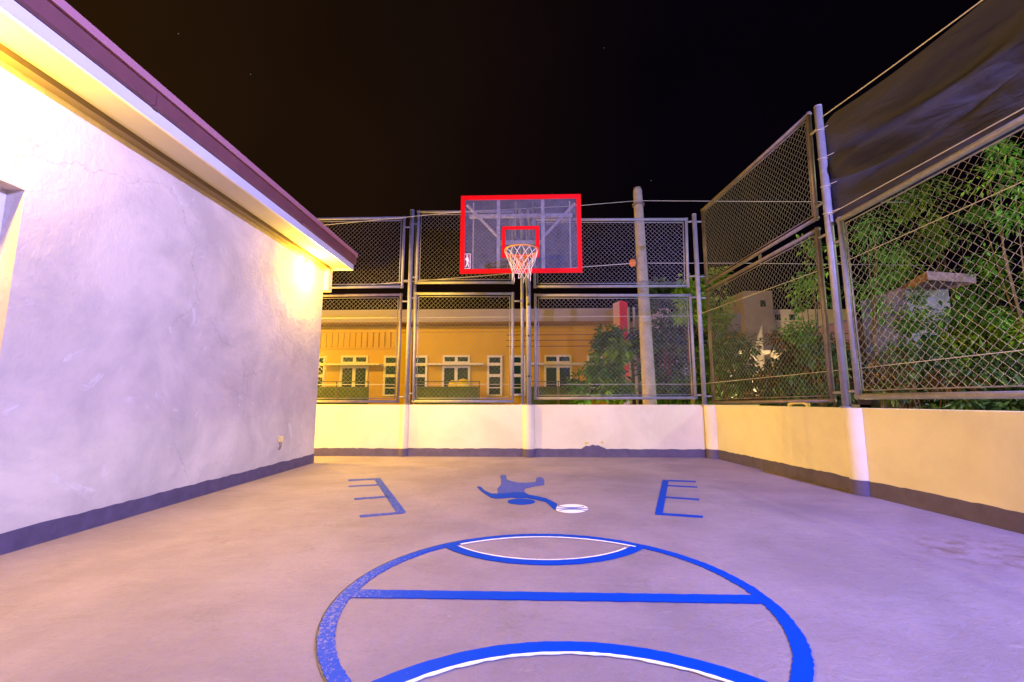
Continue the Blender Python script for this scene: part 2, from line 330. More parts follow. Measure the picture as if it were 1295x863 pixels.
# ------------------------------------------------------------------ painted markings
C0 = Vector((.122, 2.296)); RO = 1.042; LW = .064
def arc(c, r, a0, a1, n=90, j=.004):
    return [(c[0]+ (r+jit(j))*math.cos(a0+(a1-a0)*k/n), c[1]+(r+jit(j))*math.sin(a0+(a1-a0)*k/n)) for k in range(n+1)]
ball = thing('painted_basketball', (C0.x, C0.y, 0), 'large blue outline of a basketball painted on the court floor in the foreground', 'floor marking')
b = MB(); n = 420
o1 = arc(C0, RO, 0, 2*math.pi, n); i1 = arc(C0, RO-LW, 0, 2*math.pi, n); o1[-1] = o1[0]; i1[-1] = i1[0]
b.strip(o1, i1, .0045); b.build('circle_line', M_blue, ball)
b = MB(); xs = [C0.x-.985+ k*1.97/60 for k in range(61)]
b.strip([(x, 2.363+jit(.0025)) for x in xs], [(x, 2.275+jit(.0025)) for x in xs], .0052); b.build('seam_line', M_blue, ball)
# upper curved seam
def seam(c, r, side, zt, w=.075, half=.68):
    a = math.asin(half/r)
    mid = -math.pi/2 if side > 0 else math.pi/2
    A = arc(c, r, mid-a, mid+a, 60, .002); B = arc(c, r-w, mid-a*1.0, mid+a*1.0, 60, .002)
    return A, B
cu = (.095, 3.56); ru = .825
A, B = seam(cu, ru, 1, 0, .075, .66)
b = MB(); b.strip(A, B, .0052); b.build('seam_line', M_blue, ball)
cl = (.165, .905); rl = 1.005
A, B = seam(cl, rl, -1, 0, .074, .84)
b = MB(); b.strip(A, B, .0052); b.build('seam_line', M_blue, ball)
# white edging inside the seams
A, B = arc(cu, ru-.075, math.pi*1.5-.81, math.pi*1.5+.81, 60, .0015), arc(cu, ru-.088, math.pi*1.5-.81, math.pi*1.5+.81, 60, .002)
b = MB(); b.strip(A, B, .006); b.build('white_edging', M_wht, ball); b = MB()
A, B = arc(C0, RO-LW, math.pi/2-.64, math.pi/2+.62, 60, .0015), arc(C0, RO-LW-.014, math.pi/2-.64, math.pi/2+.62, 60, .002)
b.strip(A, B, .006); b.build('white_edging', M_wht, ball); b = MB()
A, B = arc(cl, rl-.074, math.pi*.5-.9, math.pi*.5+.9, 60, .0025), arc(cl, rl-.089, math.pi*.5-.9, math.pi*.5+.9, 60, .004)
b.strip(A, B, .006); b.build('white_edging', M_wht, ball)
b = MB(); b.strip(arc(C0, RO+.008, 2.1, 3.9, 70, .001), arc(C0, RO+.0045, 2.1, 3.9, 70, .001), .0042); b.build('pencil_guide', M_pencil, ball)

def gp(pts): return [gnd(*p) for p in pts]
def mark(poly_list, name, label, cat, m, group=None, z=.0045):
    b = MB()
    for poly in poly_list:
        P = gp(poly); b.prism([(p.x, p.y) for p in P], z-.003, z)
    return tag(b.build(name, m), label, cat, group)
mark([[(472.5,605.5),(481,605.5),(513,647.5),(501,648.5)],
      [(440.5,607),(473.5,605.5),(474.5,606.9),(440.5,608.7)], [(441,615),(479.5,613),(480,614.2),(441,616)],
      [(448,630.6),(491,627.6),(492,629.2),(448,632.6)], [(454.5,652.2),(501,648.5),(513,647.5),(511.5,649.6),(455,654.8)]],
     'painted_lane_mark', 'blue comb shaped lane mark painted on the floor beside the plaster house', 'floor marking', M_blue, 'painted lane marks', .0045)
mark([[(838,607.5),(845.5,608),(838,649.5),(828.5,649)],
      [(845.5,607.5),(880,608.8),(880,610.3),(845.2,609)], [(844.5,614),(882,616),(882,617.3),(844.2,615.2)],
      [(841.5,628.5),(884.5,631.5),(884.5,633.2),(841,630)], [(828.5,649),(838,649.5),(889,653),(889,655.4),(828.5,651.3)]],
     'painted_lane_mark', 'blue comb shaped lane mark painted on the floor towards the yellowish side wall', 'floor marking', M_blue, 'painted lane marks', .0045)
def zp(pts, x0=580, y0=590, s=7.194): return [(x0+x/s, y0+y/s) for x, y in pts]
def fan(b, poly, z):
    P = gp(poly); b.prism([(p.x, p.y) for p in P], z-.003, z)
fig = thing('painted_player', tuple(gnd(659, 628)), 'faded blue silhouette of a leaping player painted on the floor below the hoop', 'floor marking')
b = MB()
fan(b, zp([(300,252),(355,250),(420,250),(500,240),(600,240),(640,262),(720,275),(800,295),(850,318),(895,345),(885,400),(860,390),(820,350),(790,325),(700,305),(620,290),(540,292),(480,285),(420,292),(330,295),(290,285),(240,255),(200,225),(165,190),(195,185),(240,225)]), .0046)
fan(b, zp([(570+125*math.cos(t*math.pi/16), 324+26*math.sin(t*math.pi/16)) for t in range(32)]), .0046)
b.build('arms_and_head', M_blue, fig)
b = MB()
fan(b, zp([(355,249),(352,205),(385,170),(385,120),(375,90),(400,78),(432,85),(435,120),(470,135),(540,150),(545,185),(600,205),(600,239),(500,239),(420,249)]), .0046)
fan(b, zp([(541,150),(620,152),(700,145),(710,105),(745,100),(775,115),(780,170),(700,180),(620,198),(600,204),(546,185)]), .0046)
b.build('shirt_and_leg', M_bluef, fig)
bl = thing('painted_ball', tuple(gnd(723, 644)), 'small white basketball with dark seams painted at the hand of the blue player', 'floor marking')
b = MB(); fan(b, zp([(1030+148*math.cos(t*math.pi/20), 388+40*math.sin(t*math.pi/20)) for t in range(40)]), .0046); b.build('disc', M_wht, bl)
b = MB()
cpt = gnd(723.2, 643.9); rx = .139
for off, bow in ((.0, 0), (.075, -.045), (-.075, .045)):
    A_, B_ = [], []
    for k in range(21):
        t = -1+2*k/20; y = off + bow*(1-t*t)*1.0
        lim = rx*math.sqrt(max(0, 1-min(1, (off/.14)**2)))
        A_.append((cpt.x+t*lim*1.0, cpt.y+y+.011)); B_.append((cpt.x+t*lim, cpt.y+y-.011))
    b.strip(A_, B_, .0056, .0008)
b.build('seam_lines', M_blue, bl)

# ------------------------------------------------------------------ walls round the court
YB = 7.70; WT = .868
bw = thing('rear_wall', (-1.5, YB, 0), 'low cream wall with grey skirting across the far end of the court', 'wall')
b = MB(); b.box((-7.4, YB, -.05), (3.9, YB+.15, WT)); b.build('wall', M_cream, bw, bevel=.006)
def skirt(parent, p0, p1, h, nrm, th=.004, seg=.06, name='skirting'):
    p0, p1 = Vector(p0), Vector(p1); n = max(2, int((p1-p0).length/seg)); nrm = Vector(nrm)
    b = MB(); prev = None
    hs = [h+jit(.009) for _ in range(n+1)]
    for i in range(1, n): hs[i] = (hs[i]*.6 + hs[i-1]*.4)
    for k in range(n):
        a = p0.lerp(p1, k/n); c = p0.lerp(p1, (k+1)/n)
        b.face([a+nrm*th, c+nrm*th, c+nrm*th+Vector((0,0,hs[k+1])), a+nrm*th+Vector((0,0,hs[k]))])
        b.face([a+nrm*th+Vector((0,0,hs[k])), c+nrm*th+Vector((0,0,hs[k+1])), c+Vector((0,0,hs[k+1])), a+Vector((0,0,hs[k]))])
    return b.build(name, M_skirt, parent)
skirt(bw, (-7.3, YB, 0), (3.05, YB, 0), .135, (0, -1, 0))
def column(parent, x, y, r, top=WT, hs=.135):
    b = MB(); b.tube([(x, y, -.02), (x, y, top-.004)], r, 40); b.build('column', M_cream, parent, smooth=False)
    b = MB(); b.tube([(x, y, 0.001), (x, y, hs)], r+.004, 40, cap=True); b.build('column_skirting', M_skirt, parent)
X1, X2 = -2.10, .03
column(bw, X1, YB+.03, .085); column(bw, X2, YB+.02, .105)
# patch of crumbled paint
b = MB(); c = at(750, 566, YB-.006)
pts = [(-.20,-.03),(-.16,.0),(-.12,.025),(-.06,.02),(-.01,.045),(.04,.03),(.09,.035),(.14,.01),(.2,-.01),(.22,-.03),(.1,-.045),(-.08,-.04)]
i0 = len(b.v); P0 = [Vector((c.x+x, YB-.0075, c.z+z)) for x, z in pts]; b.face(P0); b.face([p+Vector((0,.007,0)) for p in P0])
b.build('paint_spill', M_skirt, bw)
M_bare = mat('bare_yellow_filler', (.70, .55, .12), .9)
b = MB()
for cx_, cz_ in ((742, 560.5), (761.5, 559.5)):
    c = at(cx_, cz_, YB)
    b.face([(c.x+.03*math.cos(a)*(1+jit(.4)), YB-.004, c.z+.02*math.sin(a)*(1+jit(.4))) for a in [k*math.pi/4 for k in range(8)]])
b.build('bare_patch', M_bare, bw)

# right wall: plane through A0 -> A1
RN = Vector((-.9941, -.1079, 0)); RD = -3.888
def rw(Y, d=0, z=0):   # point on the right wall face at depth Y, d metres outward (behind the face)
    X = (RD - RN.y*Y)/RN.x
    return Vector((X, Y, z)) - RN*d
def atR(x, y, d=0): r = ray(x, y); n = RN; return EYEV + r*((RD-d - n.dot(EYEV))/n.dot(r))
sw = thing('side_wall', tuple(rw(4)), 'low yellowish wall with dark skirting along the right of the court', 'wall')
b = MB(); a0 = rw(-5, 0, -.05); a1 = rw(7.70, 0, -.05)
b.obox(a0, a1-a0, -RN*.15, (0, 0, WT+.05)); b.build('wall', M_cream, sw, bevel=.006)
skirt(sw, rw(-5), rw(7.6), .15, RN)
P4 = rw(4.80, .01); P3 = rw(7.60, -.02)
def column_at(parent, p, r): column(parent, p.x, p.y, r, WT, .15)
column_at(sw, P4, .10); column_at(sw, rw(7.63, -.0), .12); column_at(sw, rw(2.1, .01), .10); column_at(sw, rw(-.6, .01), .10)
b = MB()
pe = at(999, 514, 0) if False else atR(999, 514, .07); pf = atR(1022, 514, .07)
mid = (pe+pf)/2
b.tube([pe+Vector((0,0,-.05)), pe+Vector((0,0,.02)), pe.lerp(pf,.2)+Vector((0,0,.05)), pe.lerp(pf,.8)+Vector((0,0,.05)), pf+Vector((0,0,.02)), pf+Vector((0,0,-.05))], .026, 12)
tag(b.build('pipe_elbow', M_pvc, smooth=True), 'short bent cream pipe stub on top of the right wall below the fence', 'pipe')

# ------------------------------------------------------------------ fence posts
def post(p, top, r, label):
    t = thing('fence_post', (p.x, p.y, WT), label, 'fence post', 'fence posts standing on the court walls')
    b = MB(); b.tube([(p.x, p.y, WT), (p.x, p.y, top)], r, 20); b.build('pole', M_steel, t, smooth=True)
    b = MB(); b.tube([(p.x, p.y, WT), (p.x, p.y, WT+.012)], r+.022, 20); b.build('foot_plate', M_steel, t)
    b = MB(); b.tube([(p.x, p.y, top), (p.x, p.y, top+.015)], r*.98, 20); b.build('cap', M_steel, t)
    return t
PY_ = YB+.03
p1 = Vector((X1+.02, PY_, 0)); 
t1 = post(p1, 4.38, .038, 'tall grey post on the far wall left of the backboard')
b = MB(); b.tube([(p1.x+.075, PY_+.05, WT), (p1.x+.075, PY_+.05, 4.28)], .024, 12); b.build('rear_pipe', M_steel2, t1, smooth=True)
p2 = Vector((-.075, PY_+.02, 0))
t2 = post(p2, 4.30, .030, 'thin grey post on the far wall just left of the hoop pole')
p3 = Vector((2.985, YB-.02, 0)); t3 = post(p3, 4.21, .038, 'tall grey post where the two court walls meet')
p4 = Vector((atR(1071, 515, .04).x, atR(1071, 515, .04).y, 0)); t4 = post(p4, 4.34, .042, 'thick grey post at the near end of the black shade net')
p5 = rw(2.0, .05)
t5 = post(p5, 4.30, .042, 'grey post on the right wall outside the picture') if False else None

def stub(t, a, b_, r=.016): 
    m_ = MB(); m_.tube([a, b_], r, 10); m_.build('bracket_stub', M_steel, t, smooth=True)

# ------------------------------------------------------------------ chain-link panels
def panel(bl, br, tr, tl, label, pitch=.078, wr=.0014, fr=.025, mfr=None, nrm=None):
    bl, br, tr, tl = map(Vector, (bl, br, tr, tl))
    t = thing('chain_link_fence', tuple(bl.lerp(br, .5)), label, 'fence panel', 'chain link panels of the court fence')
    mfr = mfr or M_steel
    U = (br-bl).normalized(); V = Vector((0, 0, 1)); Nn = U.cross(V).normalized()
    b = MB()
    for p, q in ((bl, br), (br, tr), (tr, tl), (tl, bl)):
        d = (q-p).normalized(); b.tube([p-d*fr, q+d*fr], fr, 14, up=Nn)
    b.build('frame', mfr, t, smooth=True)
    ins = fr*2.1; cen = (bl+br+tr+tl)/4
    q4 = []
    for p in (bl, br, tr, tl):
        su = 1 if (p-cen).dot(U) < 0 else -1; sv = 1 if (p-cen).z < 0 else -1
        q4.append(p+U*su*ins+V*sv*ins)
    b = MB()
    for k in range(4):
        b.tube([q4[k], q4[(k+1) % 4]], .0075, 6)
    b.build('lacing_rod', mfr, t, smooth=True)
    # woven wires
    w = (br-bl).length; hw = pitch/2; nw = int(w/hw)
    b = MB()
    def edge(u, a, c, ua, uc):  # z of lower/upper edge at u
        f = (u-ua)/(uc-ua); return a+(c-a)*f
    for k in range(nw):
        u0 = k*hw; 
        if u0+hw > w-ins*.4: break
        zl = edge(u0, bl.z, br.z, 0, w)+ins*.8; zh = edge(u0, tl.z, tr.z, 0, w)-ins*.8
        pts = []; j = math.ceil(zl/hw)
        while j*hw <= zh:
            s_ = (j+k) % 2
            uu = u0 + (hw if s_ else 0) + jit(.0015)
            pts.append(bl + U*(uu) + Vector((0, 0, j*hw-bl.z+jit(.0015))) + Nn*(.0035 if s_ else -.0035) - V*0 + U*0)
            pts[-1].z = j*hw + jit(.0015)
            j += 1
        if len(pts) > 1: b.tube(pts, wr, 4, cap=False, up=Nn)
    b.build('wire_mesh', M_link, t)
    return t
def bp(x, z): return (x, PY_, z)
pa = panel(bp(-5.0, 2.96), bp(-2.225, 2.96), bp(-2.225, 4.25), bp(-5.0, 4.25), 'upper chain link panel partly hidden behind the house eave')
pb = panel(bp(-1.965, 3.03), bp(-.24, 3.02), bp(-.24, 4.34), bp(-1.965, 4.36), 'upper chain link panel directly left of and behind the backboard')
pc = panel(bp(.15, 2.94), bp(2.83, 2.93), bp(2.86, 4.15), bp(.155, 4.18), 'upper chain link panel crossed by the concrete utility pole')
pd_ = panel(bp(-5.0, .92), bp(-2.235, .92), bp(-2.235, 2.81), bp(-5.0, 2.81), 'lower chain link panel beside the corner of the house', mfr=M_steel2)
pe_ = panel(bp(-1.96, .925), bp(-.245, .925), bp(-.24, 2.815), bp(-1.97, 2.83), 'lower chain link panel left of the hoop pole')
pf_ = panel(bp(.15, .975), bp(2.86, .985), bp(2.855, 2.76), bp(.16, 2.785), 'lower chain link panel in front of the lilac and red sign')
def rp(Y, z): return rw(Y, .06, z)
pg = panel(rp(7.68, 2.95), rp(5.13, 3.07), rp(5.10, 4.37), rp(7.68, 4.30), 'upper chain link panel between the corner post and the shade net', mfr=M_steel2)
ph = panel(rp(7.68, .905), rp(5.13, .945), rp(5.13, 2.93), rp(7.68, 2.84), 'lower chain link panel between the corner post and the thick post', mfr=M_steel2)
pi_ = panel(rp(4.79, .985), rp(1.75, .99), rp(1.75, 3.04), rp(4.80, 2.91), 'nearest and largest looking chain link panel under the shade net', pitch=.088, wr=.0018, fr=.030)
for z in (4.10, 3.10, 2.72, 1.03):
    stub(t1, (p1.x-.15, PY_, z-.03), (p1.x, PY_, z-.03)); stub(t1, (p1.x, PY_, z+.03), (p1.x+.14, PY_, z+.03))
    stub(t3, (p3.x-.13, PY_, z-.0), (p3.x, PY_-.03, z-.0))
    q = rw(7.66, .06, z-.02); stub(t3, (p3.x, p3.y, z-.02), q)
    q = rw(5.12, .06, z+(.1 if 2 < z < 4 else 0)); stub(t4, (p4.x, p4.y, q.z), q)
for z in (2.68, 1.04):
    q = rw(4.79, .06, z); stub(t4, (p4.x, p4.y, z), q)
    stub(t2, (-.24, PY_, z), (-.075, PY_, z))
stub(t2, (-.24, PY_, 3.2), (-.075, PY_, 3.2))
q0 = rw(6.2, .06, 2.90); q1 = rw(6.2, .06, 3.02); b = MB(); b.tube([q0, q1], .02, 10); b.build('spacer', M_steel2, pg, smooth=True)

# ------------------------------------------------------------------ strung wires outside the fence
def cable(pts, r, label, cat='wire', sag=0, group='wires strung round the court', name='cable'):
    P = []
    for a, c in zip(pts[:-1], pts[1:]):
        a, c = Vector(a), Vector(c)
        for k in range(12): f = k/12; p = a.lerp(c, f); p.z -= sag*4*f*(1-f); P.append(p)
    P.append(Vector(pts[-1])); b = MB(); b.tube(P, r, 6)
    return tag(b.build(name, M_wire, smooth=True), label, cat, group)
UPY = 9.3
up_top = at(807, 254, UPY); up_mid = at(803, 333, UPY)
cable([(-6, 7.86, 2.42), (2.96, 7.86, 2.42), tuple(rw(4.9, .22, 2.50)), tuple(rw(1.5, .22, 2.70))], .004, 'thin wire strung along the outside of the lower panels at head height')
cable([(-6, 7.86, 1.22), (2.96, 7.86, 1.22), tuple(rw(4.9, .22, 1.29)), tuple(rw(1.5, .22, 1.37))], .004, 'thin wire strung low along the outside of the lower panels')
cable([tuple(at(398, 286, 7.55)), tuple(at(583, 268, 7.5)), tuple(at(735, 260, 8.4)), tuple(up_top)], .006, 'upper overhead wire from behind the eave to the top of the utility pole')
cable([tuple(up_top), tuple(at(960, 255, 9.3)), tuple(at(1150, 256, 9.6))], .006, 'upper overhead wire leaving the utility pole towards the right')
cable([tuple(at(470, 360, 7.9)), tuple(at(600, 350, 8.1)), tuple(at(735, 338, 8.8)), tuple(up_mid)], .007, 'lower overhead wire ending at the orange insulator of the utility pole')
cable([tuple(up_mid), tuple(at(940, 333, 9.3)), tuple(at(1180, 336, 9.6))], .005, 'lower overhead wire leaving the utility pole towards the right')

# ------------------------------------------------------------------ utility pole
pb_ = at(821, 512, UPY); pt_ = at(806, 238, UPY)
up = thing('utility_pole', (pb_.x, UPY, -.06), 'weathered concrete utility pole leaning slightly behind the far fence', 'utility pole')
b = MB(); base = Vector((pb_.x+.03, UPY, -.06)); tp = Vector((pt_.x, UPY, pt_.z))
b.tube([base, base.lerp(tp, .3), base.lerp(tp, .6), base.lerp(tp, .985), tp], [.145, .135, .115, .095, .078], 20); b.build('shaft', M_conc, up, smooth=True)
b = MB(); c = Vector(up_mid); b.tube([c+Vector((-.11, -.02, 0)), c+Vector((-.08, -.02, 0)), c+Vector((.0, -.02, 0))], [.05, .085, .07], 12); b.build('insulator', M_orange, up)
for f in (.62, .93):
    c = base.lerp(tp, f); b = MB(); b.tube([c-Vector((0,0,.02)), c+Vector((0,0,.02))], .13, 20); b.build('strap', M_steel2, up)

# ------------------------------------------------------------------ basketball hoop
HX = -.085
hoop = thing('basketball_hoop', (.035, PY_-.03, WT), 'basketball hoop with red framed clear backboard on a pole above the far wall', 'basketball hoop')
b = MB(); b.tube([(.035, PY_-.05, WT), (.035, PY_-.05, 3.95)], .042, 20); b.build('pole', M_steel, hoop, smooth=True)
b = MB(); b.tube([(.035, PY_-.05, WT), (.035, PY_-.05, WT+.014)], .07, 20); b.build('foot_plate', M_steel, hoop)
for z in (2.60, 2.05, 1.35):
    b = MB(); b.tube([(.035, PY_-.115, z), (.035, PY_-.09, z)], .02, 8); b.tube([(.035-.05, PY_-.05, z), (.035+.05, PY_-.05, z)], .016, 8); b.build('bolt', M_dark, hoop)
BY = 6.42; bl_, br_, bz0, bz1 = -.988, .826, 2.812, 4.028
def bar(p, q, w, d, m, name, parent):
    p, q = Vector(p), Vector(q); dd_ = (q-p); u = dd_.normalized(); yv = Vector((0, 1, 0))
    if abs(u.y) > .9: yv = Vector((1, 0, 0))
    s_ = u.cross(yv).normalized(); b = MB(); b.obox(p - s_*w/2 - yv*d/2, dd_, s_*w, yv*d); return b.build(name, m, parent)
yb = BY+.055
for x in (-.42, .255):
    bar((x, yb, bz0+.03), (x, yb, bz1-.04), .05, .04, M_barwhite, 'back_bar', hoop)
bar((bl_+.12, yb+.05, 3.74), (br_-.12, yb+.05, 3.74), .05, .04, M_brace, 'cross_bar', hoop)
bar((-.42, yb+.05, 3.32), (.255, yb+.05, 3.32), .05, .04, M_brace, 'cross_bar', hoop)
bar((bl_+.08, yb+.05, 3.93), (-.44, yb+.05, 3.42), .035, .03, M_brace, 'diagonal_brace', hoop)
bar((br_-.08, yb+.05, 3.93), (.275, yb+.05, 3.42), .035, .03, M_brace, 'diagonal_brace', hoop)
for x in (bl_+.18, br_-.16): bar((x, yb+.05, bz0+.05), (x, yb+.05, bz1-.06), .02, .02, M_brace, 'thin_upright', hoop)
for x, z in ((-.10, 3.86), (.03, 3.86), (-.10, 3.36), (.03, 3.36)):
    b = MB(); b.tube([(x, yb+.06, z), (x+.035*(1 if x > -.05 else 1), PY_-.05, z-.02)], .019, 10); b.build('arm', M_steel, hoop, smooth=True)
b = MB(); b.tube([(-.035, yb+.06, 3.32), (.02, PY_-.05, 2.75)], .021, 10); b.build('strut', M_steel, hoop, smooth=True)
for x in (-.16, .1):
    b = MB(); b.tube([(x, yb+.06, 3.40), (x, yb+.06, 3.98)], .014, 10); b.build('hanger_rod', M_steel, hoop, smooth=True)
bd = MB(); bd.box((bl_+.012, BY, bz0+.012), (br_-.012, BY+.012, bz1-.012)); board = bd.build('backboard', M_board, hoop)
b = MB(); w = .066; y0, y1 = BY-.006, BY+.018
b.box((bl_, y0, bz1-w), (br_, y1, bz1)); b.box((bl_, y0, bz0), (br_, y1, bz0+w))
b.box((bl_, y0, bz0+w), (bl_+w, y1, bz1-w)); b.box((br_-w, y0, bz0+w), (br_, y1, bz1-w)); b.build('border', M_red, board)
b = MB(); ix0, ix1, iz0, iz1 = -.362, .196, 3.045, 3.535; w = .052; y0 = BY-.004
b.box((ix0, y0, iz1-w), (ix1, BY-.0005, iz1)); b.box((ix0, y0, iz0), (ix1, BY-.0005, iz0+w))
b.box((ix0, y0, iz0+w), (ix0+w, BY-.0005, iz1-w)); b.box((ix1-w, y0, iz0+w), (ix1, BY-.0005, iz1-w)); b.build('target_square', M_red, board)
# league style sticker: tall card, white player figure between a blue and a red field
sx0, sx1, sz0, sz1 = bl_+.070, bl_+.158, 2.885, 3.115
M_stb = mat('sticker_blue', (.02, .05, .12), .4); M_stw = mat('sticker_white', (.85, .85, .85), .4); M_str = mat('sticker_red', (.35, .06, .10), .4)
b = MB(); b.box((sx0, BY-.003, sz0), (sx1, BY-.0005, sz1)); stk = b.build('sticker', M_stw, board)
b = MB(); b.box((sx0+.002, BY-.0042, sz0+.008), (sx0+.045, BY-.0032, sz1-.008)); b.build('blue_field', M_stb, stk)
b = MB(); b.box((sx0+.0452, BY-.0042, sz0+.008), (sx1-.009, BY-.0032, sz1-.008)); b.build('red_field', M_str, stk)
figp = [(.30,.97),(.42,1.0),(.52,.93),(.50,.84),(.62,.78),(.74,.66),(.80,.50),(.88,.46),(.84,.40),(.70,.44),(.64,.56),(.60,.48),(.66,.34),(.80,.20),(.84,.06),(.72,.04),(.66,.16),(.50,.28),(.42,.18),(.26,.08),(.16,.02),(.10,.10),(.24,.20),(.34,.34),(.32,.52),(.18,.60),(.08,.56),(.04,.64),(.16,.74),(.32,.76),(.34,.86)]
b = MB(); P0 = [Vector((sx0+.004+p[0]*.075, BY-.0056, sz0+.012+p[1]*.205)) for p in figp]; b.face(P0); b.face([p+Vector((0,.001,0)) for p in P0]); b.build('player_figure', M_stw, stk)
# rim, bracket, net
RZ = 3.02; RC = Vector((-.066, 6.02, RZ)); RR = .232
b = MB(); n = 48; b.tube([(RC.x+RR*math.cos(2*math.pi*k/n), RC.y+RR*math.sin(2*math.pi*k/n), RZ) for k in range(n+1)], .0105, 10, cap=False); rim = b.build('rim', M_rim, hoop, smooth=True)
b = MB(); b.box((RC.x-.09, BY-.02, RZ-.16), (RC.x+.09, BY-.008, RZ+.03)); b.box((RC.x-.055, RC.y+RR+.005, RZ-.03), (RC.x+.055, BY-.02, RZ-.012))
for s_ in (-1, 1): b.tube([(RC.x+s_*.10, RC.y+RR*.86, RZ-.004), (RC.x+s_*.06, BY-.02, RZ-.02)], .010, 8); b.tube([(RC.x+s_*.07, RC.y+RR*.9, RZ-.01), (RC.x+s_*.05, BY-.02, RZ-.14)], .009, 8)
b.tube([(RC.x, RC.y+RR-.02, RZ-.095), (RC.x, BY-.02, RZ-.095)], [.045, .06], 14)
b.build('bracket', M_orange, rim)
b = MB(); NN = 12
lev = [(0, .230), (-.075, .212), (-.155, .178), (-.235, .148), (-.305, .132), (-.37, .135)]
def npt(i, k):
    a = 2*math.pi*(k + (.5 if i % 2 else 0))/NN; rr = lev[i][1]+math.sin(k*2.3+i)*.008
    return Vector((RC.x+rr*math.cos(a), RC.y+rr*math.sin(a), RZ+lev[i][0]+math.sin(k*1.7+i*2)*.008))
for i in range(len(lev)-1):
    for k in range(NN):
        a = npt(i, k)
        if i == len(lev)-2 and k % 3 == 1: continue
        c1 = npt(i+1, k); c0 = npt(i+1, k-1 if i % 2 == 0 else k+1)
        if i >= 3 : # lower loops hang nearly straight
            b.tube([a, a.lerp(c1,.5)+Vector((0,0,-.012)), c1], .0042, 6, cap=False); b.tube([a, a.lerp(c0,.5)+Vector((0,0,-.01)), c0], .0042, 6, cap=False)
        else:
            b.tube([a, c1], .0040, 6, cap=False); b.tube([a, c0], .0040, 6, cap=False)
for k in range(0, NN, 2):
    a = npt(5, k); b.tube([a, a+Vector((jit(.01), jit(.01), -.05-.03*random.random()))], .005, 6)
b.build('net', M_net, rim)

# ------------------------------------------------------------------ the house on the left
HXW = -3.25; HY = 6.87
house = thing('plaster_house', (HXW-2, 2, 0), 'single storey house with stained pale plaster wall and maroon gutter on the left', 'house')
wy0, wy1, wz0, wz1 = 1.25, 2.64, .95, 2.30
b = MB()
def q(y0, y1, z0, z1): b.face([(HXW, y0, z0), (HXW, y1, z0), (HXW, y1, z1), (HXW, y0, z1)])
ys = [-5, wy0, wy1, HY]; zs = [-.04, wz0, wz1, 3.10]
for i in range(3):
    for j in range(3):
        if i == 1 and j == 1: continue
        q(ys[i], ys[i+1], zs[j], zs[j+1])
D = .30
b.face([(HXW, wy1, wz0), (HXW-D, wy1, wz0), (HXW-D, wy1, wz1), (HXW, wy1, wz1)])
b.face([(HXW, wy0, wz0), (HXW, wy0, wz1), (HXW-D, wy0, wz1), (HXW-D, wy0, wz0)])
b.face([(HXW, wy0, wz1), (HXW, wy1, wz1), (HXW-D, wy1, wz1), (HXW-D, wy0, wz1)])
b.face([(HXW, wy0, wz0), (HXW-D, wy0, wz0), (HXW-D, wy1, wz0), (HXW, wy1, wz0)])
b.face([(HXW-D, wy0, wz0), (HXW-D, wy0, wz1), (HXW-D, wy1, wz1), (HXW-D, wy1, wz0)])
b.face([(HXW, HY, -.04), (HXW-4.2, HY, -.04), (HXW-4.2, HY, 3.10), (HXW, HY, 3.10)])
b.face([(HXW-4.2, HY, -.04), (HXW-4.2, -5, -.04), (HXW-4.2, -5, 3.10), (HXW-4.2, HY, 3.10)])
b.face([(HXW, -5, -.04), (HXW, -5, 3.10), (HXW-4.2, -5, 3.10), (HXW-4.2, -5, -.04)])
b.face([(HXW, -5, 3.10), (HXW, HY, 3.10), (HXW-4.2, HY, 3.10), (HXW-4.2, -5, 3.10)])
me_ob = b.build('wall', M_house, house)
skirt(house, (HXW, -5, 0), (HXW, HY, 0), .135, (1, 0, 0)); skirt(house, (HXW-4.2, HY, 0), (HXW+.004, HY, 0), .135, (0, 1, 0))
# eave
FX = -2.87; EY = 7.02
b = MB(); b.box((HXW+.001, -5, 3.040), (HXW+.085, HY+.001, 3.085)); b.build('frieze', M_frieze, house)
b = MB(); b.box((HXW-.3, HY+.002, 2.69), (HXW+.07, HY+.15, 3.085)); b.build('corner_beam', M_house, house)
b = MB(); b.box((HXW-4.3, -5, 3.102), (FX-.001, EY-.002, 3.16)); b.box((HXW+.002, -5, 3.087), (FX-.002, EY-.004, 3.101)); b.build('soffit', M_soffit, house)
b = MB(); b.box((FX, -5, 3.060), (FX+.025, EY, 3.155)); b.box((HXW-4.3, EY-.001, 3.060), (FX+.025, EY+.024, 3.155)); b.build('fascia', M_white, house)
b = MB(); 
prof = [(FX+.027, 3.158), (FX+.062, 3.162), (FX+.070, 3.272), (FX+.052, 3.272), (FX+.045, 3.18), (FX+.027, 3.18)]
def extr(b, prof, y0, y1):
    n = len(prof); i = len(b.v)
    b.v += [Vector((x, y0, z)) for x, z in prof]+[Vector((x, y1, z)) for x, z in prof]
    for k in range(n): q_ = (k+1) % n; b.f.append((i+k, i+q_, i+n+q_, i+n+k))
    b.f.append(tuple(i+k for k in range(n))); b.f.append(tuple(i+n+k for k in reversed(range(n))))
y = -5
for y1_ in (-2.2, .6, 3.05, 5.3, EY+.03):
    extr(b, prof, y, y1_-.004); y = y1_
gut = b.build('gutter', M_gutter, house)
b = MB(); b.box((FX+.050, -5, 3.283), (FX+.086, EY+.03, 3.345)); b.build('gutter_lip', M_gutlip, gut)
b = MB(); b.box((FX+.044, -5, 3.273), (FX+.060, EY+.028, 3.2825)); b.build('dark_gap_strip', M_dark, gut)  # dark strip put in for the shaded gap under the lip
for y in (-2.2, .6, 3.05, 5.3):
    b = MB(); b.box((FX+.026, y-.02, 3.156), (FX+.0735, y+.02, 3.2725)); b.build('joint_sleeve', M_gutter, gut)
